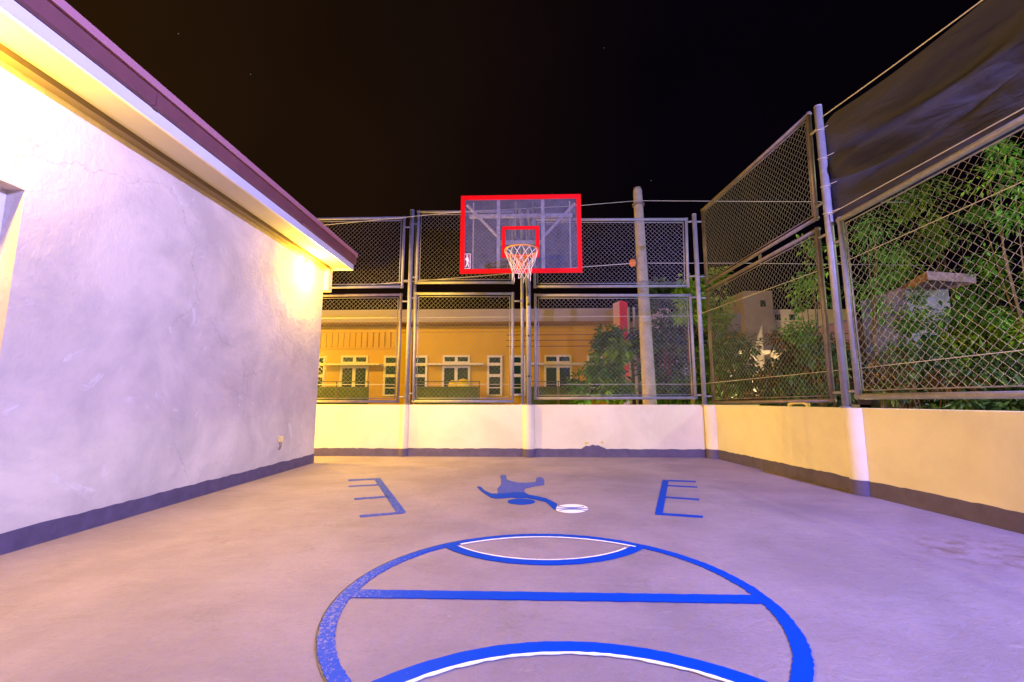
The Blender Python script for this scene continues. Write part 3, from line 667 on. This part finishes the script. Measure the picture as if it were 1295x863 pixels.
# low pitched roof sheet
b = MB(); b.face([(FX+.05, -5, 3.25), (FX+.05, EY, 3.25), (-6.5, EY, 3.42), (-6.5, -5, 3.42)]); b.face([(FX+.05, EY, 3.25), (FX+.05, EY, 3.18), (-6.5, EY, 3.18), (-6.5, EY, 3.42)])
b.build('roof', M_gutter, house)
# window
b = MB(); x0 = HXW-.20; x1 = HXW-.12; fw = .07
b.box((x0, wy0, wz0), (x1, wy0+fw, wz1)); b.box((x0, wy1-fw, wz0), (x1, wy1-.001, wz1-.001)); b.box((x0, wy0+fw, wz1-fw), (x1, wy1-fw, wz1-.001)); b.box((x0, wy0+fw, wz0+.001), (x1, wy1-fw, wz0+fw)); b.box((x0, 1.91, wz0+fw), (x1, 1.98, wz1-fw))
win = b.build('window', M_white, house)
b = MB(); b.box((x0+.02, wy0+fw, wz0+fw), (x0+.03, 1.909, wz1-fw)); b.box((x0+.02, 1.981, wz0+fw), (x0+.03, wy1-fw, wz1-fw)); b.build('glass', M_glass, win)
# socket on the wall
sp_ = Vector((HXW, 5.89, .43)); sk = thing('wall_socket', tuple(sp_), 'small yellowed socket box low on the house wall with two loose wires', 'socket')
b = MB(); b.box((HXW+.001, 5.84, .40), (HXW+.03, 5.92, .475)); b.build('box', M_sock, sk, bevel=.004)
for dy in (.015, .045):
    b = MB(); b.tube([(HXW+.015, 5.845+dy, .40), (HXW+.02, 5.85+dy, .35), (HXW+.008, 5.845+dy, .30)], .003, 6); b.build('loose_wire', M_dark, sk)

# ------------------------------------------------------------------ lamps
def emis(name, col, s):
    m = bpy.data.materials.new(name); m.use_nodes = True; b = m.node_tree.nodes['Principled BSDF']
    b.inputs['Emission Color'].default_value = (*col, 1); b.inputs['Emission Strength'].default_value = s; b.inputs['Base Color'].default_value = (.8, .8, .7, 1); return m
M_glow = emis('lit_lamp_lens', (1, .80, .30), 14); M_glowc = emis('lit_flood_lens', (.85, .8, 1), 10); M_glows = emis('lit_sodium_lens', (1, .6, .15), 10)
def point(loc, col, power, r=.05, kind='POINT', aim=None, cone=2.9, name='lamp_light'):
    l = bpy.data.lights.new(name, kind); l.color = col; l.energy = power; l.shadow_soft_size = r
    if kind == 'SPOT': l.spot_size = cone; l.spot_blend = .5
    ob = bpy.data.objects.new(name, l); COL.objects.link(ob); ob.location = loc
    if aim is not None: ob.rotation_euler = (Vector(aim)-Vector(loc)).to_track_quat('-Z', 'Y').to_euler()
    return ob
def wall_lamp(y, z, power, label, aim, halo):
    t = thing('wall_lamp', (HXW, y, z), label, 'wall lamp', 'lamps on the house wall under the eave')
    b = MB(); b.tube([(HXW+.002, y, z), (HXW+.03, y, z)], .055, 20); b.build('base', M_white, t)
    b = MB(); n = 8
    pts = [(HXW+.03+.045*math.sin(k*math.pi/2/n), y, z) for k in range(n+1)]; rs = [max(.004, .05*math.cos(k*math.pi/2/n)) for k in range(n+1)]
    b.tube(pts, rs, 20)
    for v_ in b.v: v_.z = z+(v_.z-z)*2.1; v_.y = y+(v_.y-y)*1.25
    b.build('globe', M_glow, t, smooth=True)
    point((HXW+.15, y, z-.02), WARM, power, .04, 'SPOT', aim, 2.6)
    point((HXW+.11, y, z-.02), WARM, halo, .03)
wall_lamp(6.28, 2.84, P_WALL_FAR, 'lit yellow wall lamp glaring under the eave at the far corner of the house', (3.2, 4.6, .2), 210)
wall_lamp(1.95, 2.78, P_WALL_NEAR, 'lit wall lamp under the eave above the house window', (3.2, 3.2, .2), 200)
# floodlight on the right wall behind the camera
fp = rw(-.6, .05, 0); fl = thing('floodlight', (fp.x, fp.y, WT), 'floodlight on a post of the right wall behind the viewer', 'floodlight')
LP = Vector((rw(-.6, -.005).x, -.6, 4.15))
b = MB(); b.tube([(fp.x, fp.y, WT), (fp.x, fp.y, 4.3)], .042, 16); b.build('pole', M_steel, fl, smooth=True)
b = MB(); b.box((LP.x-.02, LP.y-.20, LP.z-.12), (LP.x+.12, LP.y-.10, LP.z+.12)); b.build('housing', M_lens, fl)
b = MB(); b.box((LP.x-.01, LP.y-.098, LP.z-.1), (LP.x+.11, LP.y-.094, LP.z+.1)); b.build('lens', M_glowc, fl)
point(LP, COOL, P_FLOOD, .06, 'SPOT', (-.6, 6.5, 1.4), 2.75)
# lamp in the side passage beyond the house corner
t = thing('passage_lamp', (-4.4, HY, 1.75), 'lit lamp in the passage behind the house', 'wall lamp')
b = MB(); b.tube([(-4.4, HY+.002, 1.75), (-4.4, HY+.05, 1.75)], .07, 16); b.build('base', M_white, t)
b = MB(); b.tube([(-4.4, HY+.05, 1.75), (-4.4, HY+.12, 1.75)], [.06, .03], 16); b.build('globe', M_glow, t)
point((-4.4, HY+.24, 1.75), WARM, P_ALLEY, .06)
# street lamps beyond the wall
def street_lamp(x, y, h, power, col, label, dx=-.9):
    t = thing('street_lamp', (x, y, -.06), label, 'street lamp', 'street lamps beyond the walls')
    b = MB(); b.tube([(x, y, -.06), (x, y, h-.4), (x+dx*.3, y, h), (x+dx, y, h+.08)], [.08, .055, .04, .035], 12); b.build('pole', M_steel2, t, smooth=True)
    b = MB(); b.box((x+dx-.28, y-.12, h+.0), (x+dx+.12, y+.12, h+.12)); b.build('lamp_head', M_lens, t, bevel=.03)
    b = MB(); b.box((x+dx-.24, y-.09, h-.015), (x+dx+.05, y+.09, h-.001)); b.build('lens', M_glows, t)
    point((x+dx-.1, y, h-.12), col, power, .12)
street_lamp(-9.5, 13.0, 5.6, P_STREET, SODIUM, 'street lamp lighting the ochre building, behind the house', .9)
def added_fill_lamp(x, y, power, col, label, aim):  # unseen lamps added to brighten trees, pole, fence and cream house
    t = thing('added_fill_lamp', (x, y, -.05), label, 'added fill lamp', 'added fill lamps outside the court walls')
    b = MB(); b.tube([(x, y, -.06), (x, y, .16)], .03, 10); b.build('stake', M_lens, t)
    b = MB(); b.tube([(x, y, .16), (x, y, .24)], [.05, .09], 14); b.build('head', M_lens, t)
    b = MB(); b.tube([(x, y, .2405), (x, y, .246)], .08, 14); b.build('lens', M_glows, t)
    point((x, y, .30), col, power, .05)
added_fill_lamp(-.4, 8.5, 40, SODIUM, 'added fill lamp hidden behind the far wall near the hoop', None)
added_fill_lamp(1.9, 8.7, 14, SODIUM, 'added fill lamp hidden behind the far wall near the utility pole', None)
added_fill_lamp(4.5, 6.6, 40, (1, .75, .25), 'added fill lamp hidden behind the right wall near the corner', None)
added_fill_lamp(5.2, 4.6, 60, (.85, .95, .45), 'added fill lamp hidden behind the right wall near the feathery trees', None)
added_fill_lamp(4.1, 9.6, 90, (.95, .9, .3), 'added fill lamp hidden among the bushes beyond the corner', None)
added_fill_lamp(1.75, 10.6, 70, (1, .7, .2), 'added fill lamp hidden behind the far wall beside the bush before the sign', None)
added_fill_lamp(at(990,500,19).x, 19.0, 1300, (1, .8, .5), 'added fill lamp hidden behind the bushes before the cream house', None)
street_lamp(9.0, 3.2, 4.4, 750, (.80, .9, .55), 'street lamp lighting the trees to the right of the court')

# ------------------------------------------------------------------ ochre building beyond the far wall
MY = 20.0
def mx_(x): return at(x, 460, MY).x
def mz_(y): return at(640, y, MY).z
mo = thing('ochre_building', (mx_(560), MY, 0), 'long ochre building with white trimmed doors and grey roof band behind the far fence', 'building')
zt = mz_(396); zb = mz_(411); 
b = MB(); b.box((mx_(180), MY, -.05), (mx_(795), MY+6, zb-.05)); b.build('wall', M_motel, mo)
b = MB(); b.box((mx_(160), MY-.9, zb), (mx_(782), MY+6.3, zt)); rf = b.build('roof_band', M_motel_band, mo)
b = MB(); b.box((mx_(160), MY-.85, zb-.045), (mx_(781), MY-.001, zb-.002)); b.build('eave_underside', M_brown, mo)  # brown stands for the shadow line below the roof band
b = MB(); b.box((mx_(160), MY-.09, mz_(420)), (mx_(781), MY-.002, mz_(416))); b.build('wall_moulding', M_motel, mo)
# shallow vertical slats high on the left part
b = MB(); x = 350
while x < 503:
    b.box((mx_(x), MY-.11, mz_(439)), (mx_(x)+.10, MY-.002, mz_(416.5)-.01)); x += 7.4
b.box((mx_(348), MY-.09, mz_(441)), (mx_(503), MY-.002, mz_(439)-.004)); b.build('slatted_band', M_motel, mo)
# wire shadows, built as thin brown tubes, on the right part of the wall
b = MB()
for yy in (424, 431, 438.5): b.tube([(mx_(640), MY-.05, mz_(yy)), (mx_(775), MY-.05, mz_(yy))], .022, 6)
b.build('wire_shadow_lines', M_brown, mo)
def frame_win(parent, x0, x1, z0, z1, splits, name, vs=1, fw=.09, y=MY):
    b = MB(); b.box((x0, y-.10, z0), (x0+fw, y-.002, z1)); b.box((x1-fw, y-.10, z0), (x1, y-.002, z1))
    b.box((x0+fw, y-.10, z1-fw), (x1-fw, y-.002, z1)); b.box((x0+fw, y-.10, z0), (x1-fw, y-.002, z0+fw*.7))
    for s_, ww in splits: z = z0+(z1-z0)*s_; b.box((x0+fw, y-.095, z-ww/2), (x1-fw, y-.003, z+ww/2))
    if vs == 2: xm = (x0+x1)/2; b.box((xm-fw*.75, y-.098, z0+fw*.7), (xm+fw*.75, y-.0025, z1-fw))
    f = b.build(name, M_trim, parent)
    g = MB(); g.box((x0+fw, y-.035, z0+fw*.7), (x1-fw, y-.004, z1-fw)); g.build('glass', M_glass, f); return f
z0m = .05
for cx_ in (321, 449, 577.3, 705.5):
    frame_win(mo, mx_(cx_-17.5), mx_(cx_+17.5), z0m, mz_(463), [], 'door', 2)
    frame_win(mo, mx_(cx_-17), mx_(cx_+17), mz_(459), mz_(449.5), [], 'transom_window', 2, .08)
    b = MB(); b.box((mx_(cx_-35), MY-.55, mz_(462.6)), (mx_(cx_+35), MY-.002, mz_(460.4))); b.build('door_canopy', M_trim, mo)
    if cx_ > 560 or cx_ < 560:
        b = MB(); x0, x1 = mx_(cx_-40), mx_(cx_+34)
        for z, r in ((mz_(484.5), .018), (mz_(491), .022)):
            b.tube([(x0, MY-1.6, z), (x1, MY-1.6, z)], r, 8)
        for x in (x0, (x0+x1)/2, x1): b.tube([(x, MY-1.6, .0), (x, MY-1.6, mz_(484.5))], .022, 8)
        rl_ = b.build('balcony_rail', M_rail, mo)
        b = MB(); b.box((x0+.03, MY-1.61, .12), ((x0+x1)/2-.03, MY-1.59, mz_(491.5))); b.box(((x0+x1)/2+.03, MY-1.61, .12), (x1-.03, MY-1.59, mz_(491.5))); b.build('green_panel', M_green, rl_)
for cx_ in (403, 495.5, 531.5, 625.8, 655, 752):
    frame_win(mo, mx_(cx_-9.5), mx_(cx_+9.5), mz_(501), mz_(449.8), [(.20*1.0, .04), (.50, .13), (.78, .13)], 'window')
b = MB(); b.box((mx_(120), MY-4, -.05), (mx_(800), MY-.002, .05)); struct(b.build('pavement', M_conc))
# two yellow domed tubs in front of the middle door
for k, (px, py, w_, lab) in enumerate(((572.5, 490, .19, 'small yellow dome topped drum, left of the pair before the middle door'), (585.5, 488.5, .27, 'wider yellow dome topped drum, right of the pair before the middle door'))):
    c = at(px, py, MY-1.25); t = thing('yellow_drum', (c.x, MY-1.25, .05), lab, 'drum', 'yellow drums before the ochre building')
    zt_ = at(px, 481 if k == 0 else 479, MY-1.25).z
    b = MB(); b.tube([(c.x, MY-1.25, .05), (c.x, MY-1.25, zt_-.3)], [w_*.9, w_], 16); b.build('body', M_yel, t, smooth=False)
    b = MB(); b.tube([(c.x, MY-1.25, zt_-.3), (c.x, MY-1.25, zt_-.26), (c.x, MY-1.25, zt_-.1), (c.x, MY-1.25, zt_-.02), (c.x, MY-1.25, zt_)], [w_*1.08, w_*1.08, w_*.85, w_*.45, .02], 16); b.build('dome_lid', M_yel, t)
# ------------------------------------------------------------------ sign pylon and poles
SY = 17.0
pA = at(775.5, 400, SY+.5); pB = at(783.5, 400, SY); pC = at(793, 400, SY+.35)
py = thing('sign_pylon', (pB.x, SY, -.05), 'tall narrow sign pylon, lilac on one side and red on the other', 'sign')
b = MB(); zt_ = at(785, 381, SY).z
cenp = Vector(((pA.x+pC.x)/2, SY+.8, 0))
pts = [(pA.x, SY+.5), (pB.x, SY), (pC.x, SY+.35), (pC.x-.25, SY+.85)]
b.prism(pts, -.05, zt_); b.build('body', M_purple, py)
b = MB(); d = Vector((pC.x-pB.x, .35, 0)); nn = Vector((d.y, -d.x, 0)).normalized()
b.obox(Vector((pB.x, SY, 1.0))+nn*.003, d, nn*.03, (0, 0, zt_-1.0+.02)); b.build('red_face', M_redsign, py)
for px, lab in ((796.3, 'slim white pole, nearer to the red sign face'), (803.3, 'slim white pole, nearer to the concrete utility pole')):
    c = at(px, 440, 16); t = at(px, 389, 16); b = MB(); b.tube([(c.x, 16, -.05), (c.x, 16, t.z)], .045, 10)
    tag(b.build('flag_pole', M_whitepole, smooth=True), lab, 'pole', 'slim poles beside the sign')

# ------------------------------------------------------------------ houses among the trees
def px_box(b, x0, x1, y0, y1, Y, dep, rz=0):
    a = at(x0, y1, Y); c = at(x1, y0, Y); b.box((a.x, Y, a.z), (c.x, Y+dep, c.z)); return b
Y2 = 24
h2 = thing('cream_house', (at(980, 500, Y2).x, Y2, -.05), 'cream house with a small square roof tower behind the corner trees', 'house')
b = MB(); px_box(b, 971, 1075, 391, 515, Y2, 5); b.build('wall', M_peach, h2)
b = MB(); px_box(b, 950, 976, 368, 515, Y2-.4, 2.5); tw = b.build('roof_tower', M_peach, h2)
b = MB(); px_box(b, 962, 968, 380, 388, Y2-.44, .03); b.build('tower_window', M_glass, tw)
for x in (981, 999): 
    b = MB(); px_box(b, x, x+6, 398, 405, Y2-.05, .04); b.build('window', M_glass, h2)
b = MB(); px_box(b, 905, 952, 396.5, 420, Y2, 4); b.build('grey_wing', M_greyw, h2)
b = MB(); px_box(b, 912, 985, 443, 446, Y2-3, 3); b.build('porch_roof', M_peach, h2)
b = MB()
for x in (925, 952, 984): px_box(b, x, x+4, 446, 515, Y2-2.9, .3)
b.build('porch_column', M_peach, h2)
h3 = thing('white_block', (at(840, 500, 26).x, 26, -.05), 'pale block with grey side seen between leaves right of the utility pole', 'house')
b = MB(); px_box(b, 827, 848, 390, 515, 26, 5); b.build('wall', M_peach, h3)
b = MB(); px_box(b, 849, 890, 396, 515, 27, 5); b.build('side_wing', M_greyw, h3)
b = MB(); px_box(b, 851, 857, 402, 414, 26.96, .03); b.build('window', M_glass, h3)
Y4 = 9.6
h4 = thing('pink_house', (at(1180, 400, Y4).x, Y4, -.05), 'pale pink house with a thin flat projecting roof showing through the right trees', 'house')
c0 = at(1172, 343, Y4); e1 = at(1240, 350, Y4+.2); e0 = at(1137, 352, Y4+1.4)
b = MB(); zt_ = c0.z; th = .19
b.prism([(e0.x, e0.y), (c0.x, Y4), (e1.x, Y4+.3), (e1.x-.2, Y4+2.2), (e0.x+.2, Y4+2.8)], zt_-th, zt_); b.build('flat_roof', M_pinkw, h4)
b = MB(); b.box((c0.x+.1, Y4+.7, -.05), (e1.x-.25, Y4+2.1, zt_-th-.003)); b.build('wall', M_greyw, h4)
b = MB(); b.box((c0.x+.3, Y4+.66, 1.9), (c0.x+.7, Y4+.698, 2.4)); b.build('window', M_glass, h4)
Y5 = 12.5
h5 = thing('low_pink_shed', (at(1100, 450, Y5).x, Y5, -.05), 'low pink and cream shed glimpsed through leaves just right of the thick post', 'shed')
b = MB(); px_box(b, 1086, 1116, 404, 512, Y5, 2); b.build('wall', M_pinkw, h5)
b = MB(); px_box(b, 1117, 1134, 440, 512, Y5-.2, 2); b.build('side_wall', M_trim, h5)
b = MB(); px_box(b, 1082, 1118, 401, 403.8, Y5-.25, 2.4); b.build('roof', M_greyw, h5)

# ------------------------------------------------------------------ trees and plants
def leaf_mat(name, c1, c2, scale=3):
    m = mat(name, c1, .5, vary=0, col2=c2, scale=scale, detail=3)
    b = m.node_tree.nodes['Principled BSDF']; b.inputs['Specular IOR Level'].default_value = .35
    b.inputs['Transmission Weight'].default_value = 0
    return m
L_dark = leaf_mat('dark_leaves', (.065, .12, .03), (.03, .06, .02)); L_lime = leaf_mat('lime_leaves', (.24, .42, .02), (.10, .20, .012))
L_olive = leaf_mat('olive_leaves', (.14, .17, .035), (.06, .09, .02)); L_fern = leaf_mat('feathery_leaves', (.10, .27, .02), (.045, .13, .012))
L_mid = leaf_mat('mid_green_leaves', (.085, .21, .02), (.04, .10, .012)); L_rust = leaf_mat('rusty_leaves', (.16, .07, .02), (.07, .05, .02))
def leaf(b, p, d, n_, L_, W_):
    d = d.normalized(); s_ = d.cross(n_)
    if s_.length < 1e-3: s_ = Vector((1, 0, 0))
    s_ = s_.normalized()*W_/2; k = n_*L_*.08
    b.face([p, p+d*L_*.45+s_-k*.2, p+d*L_-k*2, p+d*L_*.45-s_-k*.2])
def rnd(): 
    while True:
        v = Vector((jit(1), jit(1), jit(1)))
        if .05 < v.length < 1: return v
def tree(x, Y, ztop, spread, label, m, clumps=26, per=60, L_=.11, W_=.055, zlow=None, lean=0, name='leafy_tree', cl_r=.32, group='trees behind the fence', trunk_r=.07, yspread=None, base=-.06, extra=None, kind=None, dens=1.55):
    t = thing(name, (x, Y, base), label, 'tree' if 'tree' in name else 'shrub', group)
    zlow = zlow if zlow is not None else base+(ztop-base)*.35
    yspread = yspread or spread*.6
    b = MB(); fork = Vector((x+lean*.5, Y, base+(zlow-base)*.9)); b.tube([(x, Y, base), Vector((x, Y, base)).lerp(fork, .5)+Vector((.04, 0, 0)), fork], [trunk_r, trunk_r*.8, trunk_r*.65], 10)
    cs = []
    for k in range(clumps):
        v = rnd(); v = v.normalized()*(v.length**.6)
        zc = (ztop+zlow)/2; c = Vector((x+lean+v.x*spread, Y+v.y*yspread, zc+v.z*(ztop-zlow)/2)); cs.append(c)
        if k % 3 == 0: b.tube([fork, fork.lerp(c, .5)+Vector((jit(.1), jit(.1), .08)), c], [trunk_r*.3, trunk_r*.15, .005], 6)
    b.build('trunk', M_bark, t, smooth=True)
    b = MB(); ex = MB()
    for c in cs:
        cr_ = cl_r*random.uniform(.5, 1.3)
        tgt = ex if (extra and random.random() < .3) else b
        for i in range(int(per*dens*random.uniform(.6, 1.3))):
            v = rnd(); v.z *= .75; p = c+v*cr_
            d = (v+Vector((jit(.6), jit(.6), jit(.4)-.25))).normalized(); n_ = (Vector((jit(.7), jit(.7), 1))).normalized()
            leaf(tgt, p, d, n_, L_*1.15*random.uniform(.6, 1.3), W_*1.3*random.uniform(.7, 1.2))
    b.build('crown', m, t)
    if extra and ex.f: ex.build('bright_foliage', extra, t)
    return t
def X_(px, Y, y=450): return at(px, y, Y).x
def Z_(y, Y, px=900): return at(px, y, Y).z
tree(X_(770, 12.3), 12.3, Z_(412, 12.3), .62, 'small broad leaved tree with a lime tuft in front of the lilac sign', L_mid, 26, 55, .17, .08, zlow=1.0, extra=L_lime, cl_r=.26)
tree(X_(755, 11.5), 11.5, Z_(462, 11.5), .8, 'low dark bush covering the foot of the ochre building at its right end', L_mid, 26, 60, .13, .06, zlow=.2, name='bush', cl_r=.28, group='bushes behind the fence')
tree(X_(842, 12), 12, Z_(352, 12), .8, 'dark tree directly behind the concrete utility pole', L_dark, 34, 60, .16, .075, zlow=.9, cl_r=.30, extra=L_mid)
tree(X_(872, 11.0), 11.0, Z_(352, 11), .40, 'olive green tree top rising between the utility pole and the corner post', L_lime, 12, 55, .12, .05, zlow=2.6, cl_r=.22)
tree(X_(903, 11.5), 11.5, Z_(328, 11.5), .40, 'lime green tree right behind the corner post', L_lime, 15, 60, .13, .055, zlow=2.5, cl_r=.24)
tree(X_(925, 10.5), 10.5, Z_(408, 10.5), .7, 'dark shrub tree in front of the grey wing of the cream house', L_dark, 30, 60, .12, .05, zlow=.3, cl_r=.28, extra=L_mid)
tree(X_(985, 10.0), 10.0, Z_(418, 10), .75, 'low dark tree below the cream roof tower', L_dark, 30, 60, .12, .05, zlow=.2, cl_r=.28, extra=L_rust)
tree(X_(1034, 9.2), 9.2, Z_(305, 9.2), .42, 'loose yellowish tree left of the thick post', L_fern, 20, 50, .11, .04, zlow=1.6, cl_r=.24, extra=L_lime)
tree(X_(1040, 8.6), 8.6, Z_(425, 8.6), .6, 'dark bush beside the foot of the yellowish tree', L_dark, 24, 65, .11, .045, zlow=.2, name='bush', cl_r=.28, group='bushes behind the fence', extra=L_rust)
tree(X_(1108, 8.2), 8.2, Z_(270, 8.2), .50, 'slim tree with a bare brown trunk right of the thick post', L_fern, 17, 60, .085, .026, zlow=2.35, cl_r=.26, trunk_r=.055, dens=1.3)
tree(X_(1205, 11.5, 350), 11.5, Z_(222, 11.5, 1200), 1.7, 'large feathery tree rising behind the flat pink roof', L_fern, 34, 80, .13, .04, zlow=2.6, cl_r=.40, extra=L_lime, dens=1.3, yspread=.6)
tree(X_(1290, 6.9, 350), 6.9, Z_(165, 6.9, 1290), .72, 'large feathery tree at the right edge of the picture', L_fern, 26, 80, .09, .028, zlow=1.5, cl_r=.26, dens=1.3, extra=L_lime)
tree(X_(1165, 7.6), 7.6, Z_(440, 7.6), .8, 'dark undergrowth bush just right of the pink shed', L_dark, 30, 70, .11, .04, zlow=.1, name='bush', cl_r=.27, group='bushes behind the fence', extra=L_rust)
tree(X_(1172, 8.5), 8.5, Z_(372, 8.5), .62, 'feathery green bush standing before the wall of the flat roofed pink house', L_fern, 26, 70, .10, .035, zlow=.4, name='bush', cl_r=.28, group='bushes behind the fence')
tree(X_(1225, 7.8), 7.8, Z_(385, 7.8), .62, 'mid green leafy bush in front of the wall of the flat roofed pink house', L_mid, 26, 70, .12, .045, zlow=.2, name='bush', cl_r=.28, group='bushes behind the fence', extra=L_lime)
tree(X_(1285, 6.9), 6.9, Z_(440, 6.9), .8, 'dark bush low at the right edge behind the nearest panel', L_dark, 30, 70, .11, .04, zlow=.1, name='bush', cl_r=.28, group='bushes behind the fence')
tree(X_(1275, 12.5), 12.5, Z_(385, 12.5), 1.5, 'dark tree standing farthest back at the right edge', L_dark, 30, 70, .15, .06, zlow=.4, cl_r=.4, extra=L_rust)
tree(X_(866, 14.5), 14.5, Z_(402, 14.5), 1.2, 'broad dark tree filling the gap between the utility pole and the grey wing', L_dark, 44, 80, .16, .075, zlow=.3, cl_r=.42)
tree(X_(945, 13.0), 13.0, Z_(428, 13), 1.5, 'wide dark bush hiding the foot of the cream house', L_dark, 44, 90, .14, .065, zlow=.2, name='bush', cl_r=.4, group='bushes behind the fence')
tree(X_(1020, 12.0), 12.0, Z_(435, 12), 1.1, 'olive bush behind the thick post at the end of the cream house', L_olive, 36, 80, .14, .065, zlow=.2, name='bush', cl_r=.4, group='bushes behind the fence')
# strappy plant by the foot of the utility pole
c = Vector((X_(852, 9.0), 9.0, -.05)); t = thing('strappy_plant', tuple(c), 'bright green strappy plant just over the wall right of the utility pole', 'plant')
b = MB()
for k in range(70):
    a = random.uniform(0, 2*math.pi); h = random.uniform(.9, 1.35); r = random.uniform(.1, .45); p0 = c+Vector((jit(.25), jit(.15), 0)); w = .014
    d = Vector((math.cos(a), math.sin(a), 0)); s_ = Vector((-d.y, d.x, 0))*w
    pts = [p0+d*r*(f**2)+Vector((0, 0, h*f*(1-.15*f))) for f in (0, .35, .7, 1)]
    for i in range(3):
        ww = 1-i*.28; w2 = 1-(i+1)*.3
        b.face([pts[i]-s_*ww, pts[i]+s_*ww, pts[i+1]+s_*w2, pts[i+1]-s_*w2])
b.build('blades', L_fern, t)

# ------------------------------------------------------------------ black shade net over the nearest panel
sn = thing('shade_net', tuple(rw(3.3, .03, 2.9)), 'black shade net sagging from ropes above the nearest fence panel', 'shade net')
b = MB(); nu, nv = 120, 44
for i in range(nu+1):
    u = i/nu; Y = p4.y+.01-u*3.35
    top = 4.17-.20*u+(.0 if u > .06 else -.10*(1-u/.06)) - .05*math.sin(min(1,u/.5)*math.pi); bot = 2.90+.07*u
    for j in range(nv+1):
        v = j/nv
        fold = min(1, u*9)*.10*math.sin(6.5*v+3.0*u+1.3*math.sin(2.5*u))*math.sin(math.pi*v)*(.3+u) + min(1, u*7)*.085*math.sin(19*v-7*u+2*math.sin(5*u))*math.sin(math.pi*v) + min(1, u*9)*.012*math.sin(31*v+9*u)*math.sin(math.pi*v)*(1-u)
        bulge = .22*math.sin(math.pi*v)*min(1, u*2.5)
        p = rw(Y, .06+.05*(1-v)+bulge+fold, bot+(top-bot)*v)
        b.v.append(p)
for i in range(nu):
    for j in range(nv):
        a = i*(nv+1)+j; b.f.append((a, a+nv+1, a+nv+2, a+1))
b.build('cloth', M_cloth, sn, smooth=True)
b = MB(); P = [rw(p4.y-u*3.3, .05, 4.20-.18*u-.03*math.sin(u*math.pi)) for u in [k/20 for k in range(21)]]; b.tube(P, .006, 6); b.build('top_rope', M_wire, sn)
b = MB(); P = [rw(p4.y-u*3.3, .02, 3.01+.05*u) for u in [k/20 for k in range(21)]]; b.tube(P, .005, 6); b.build('bottom_rope', M_wire, sn)
b = MB()
for z in (4.05, 3.70, 3.36, 3.04):
    b = MB()
    n = 14; b.tube([(p4.x+.047*math.cos(2*math.pi*k/n), p4.y+.047*math.sin(2*math.pi*k/n), z+.012*math.sin(2*math.pi*k/n)) for k in range(n+1)], .005, 5, cap=False)
    b.tube([(p4.x, p4.y-.047, z), tuple(rw(p4.y-.12, .08, z+.01))], .004, 5)
    b.build('tie_cord', M_wire, sn)

for ob in COL.objects:
    if '_o' in ob: del ob['_o']
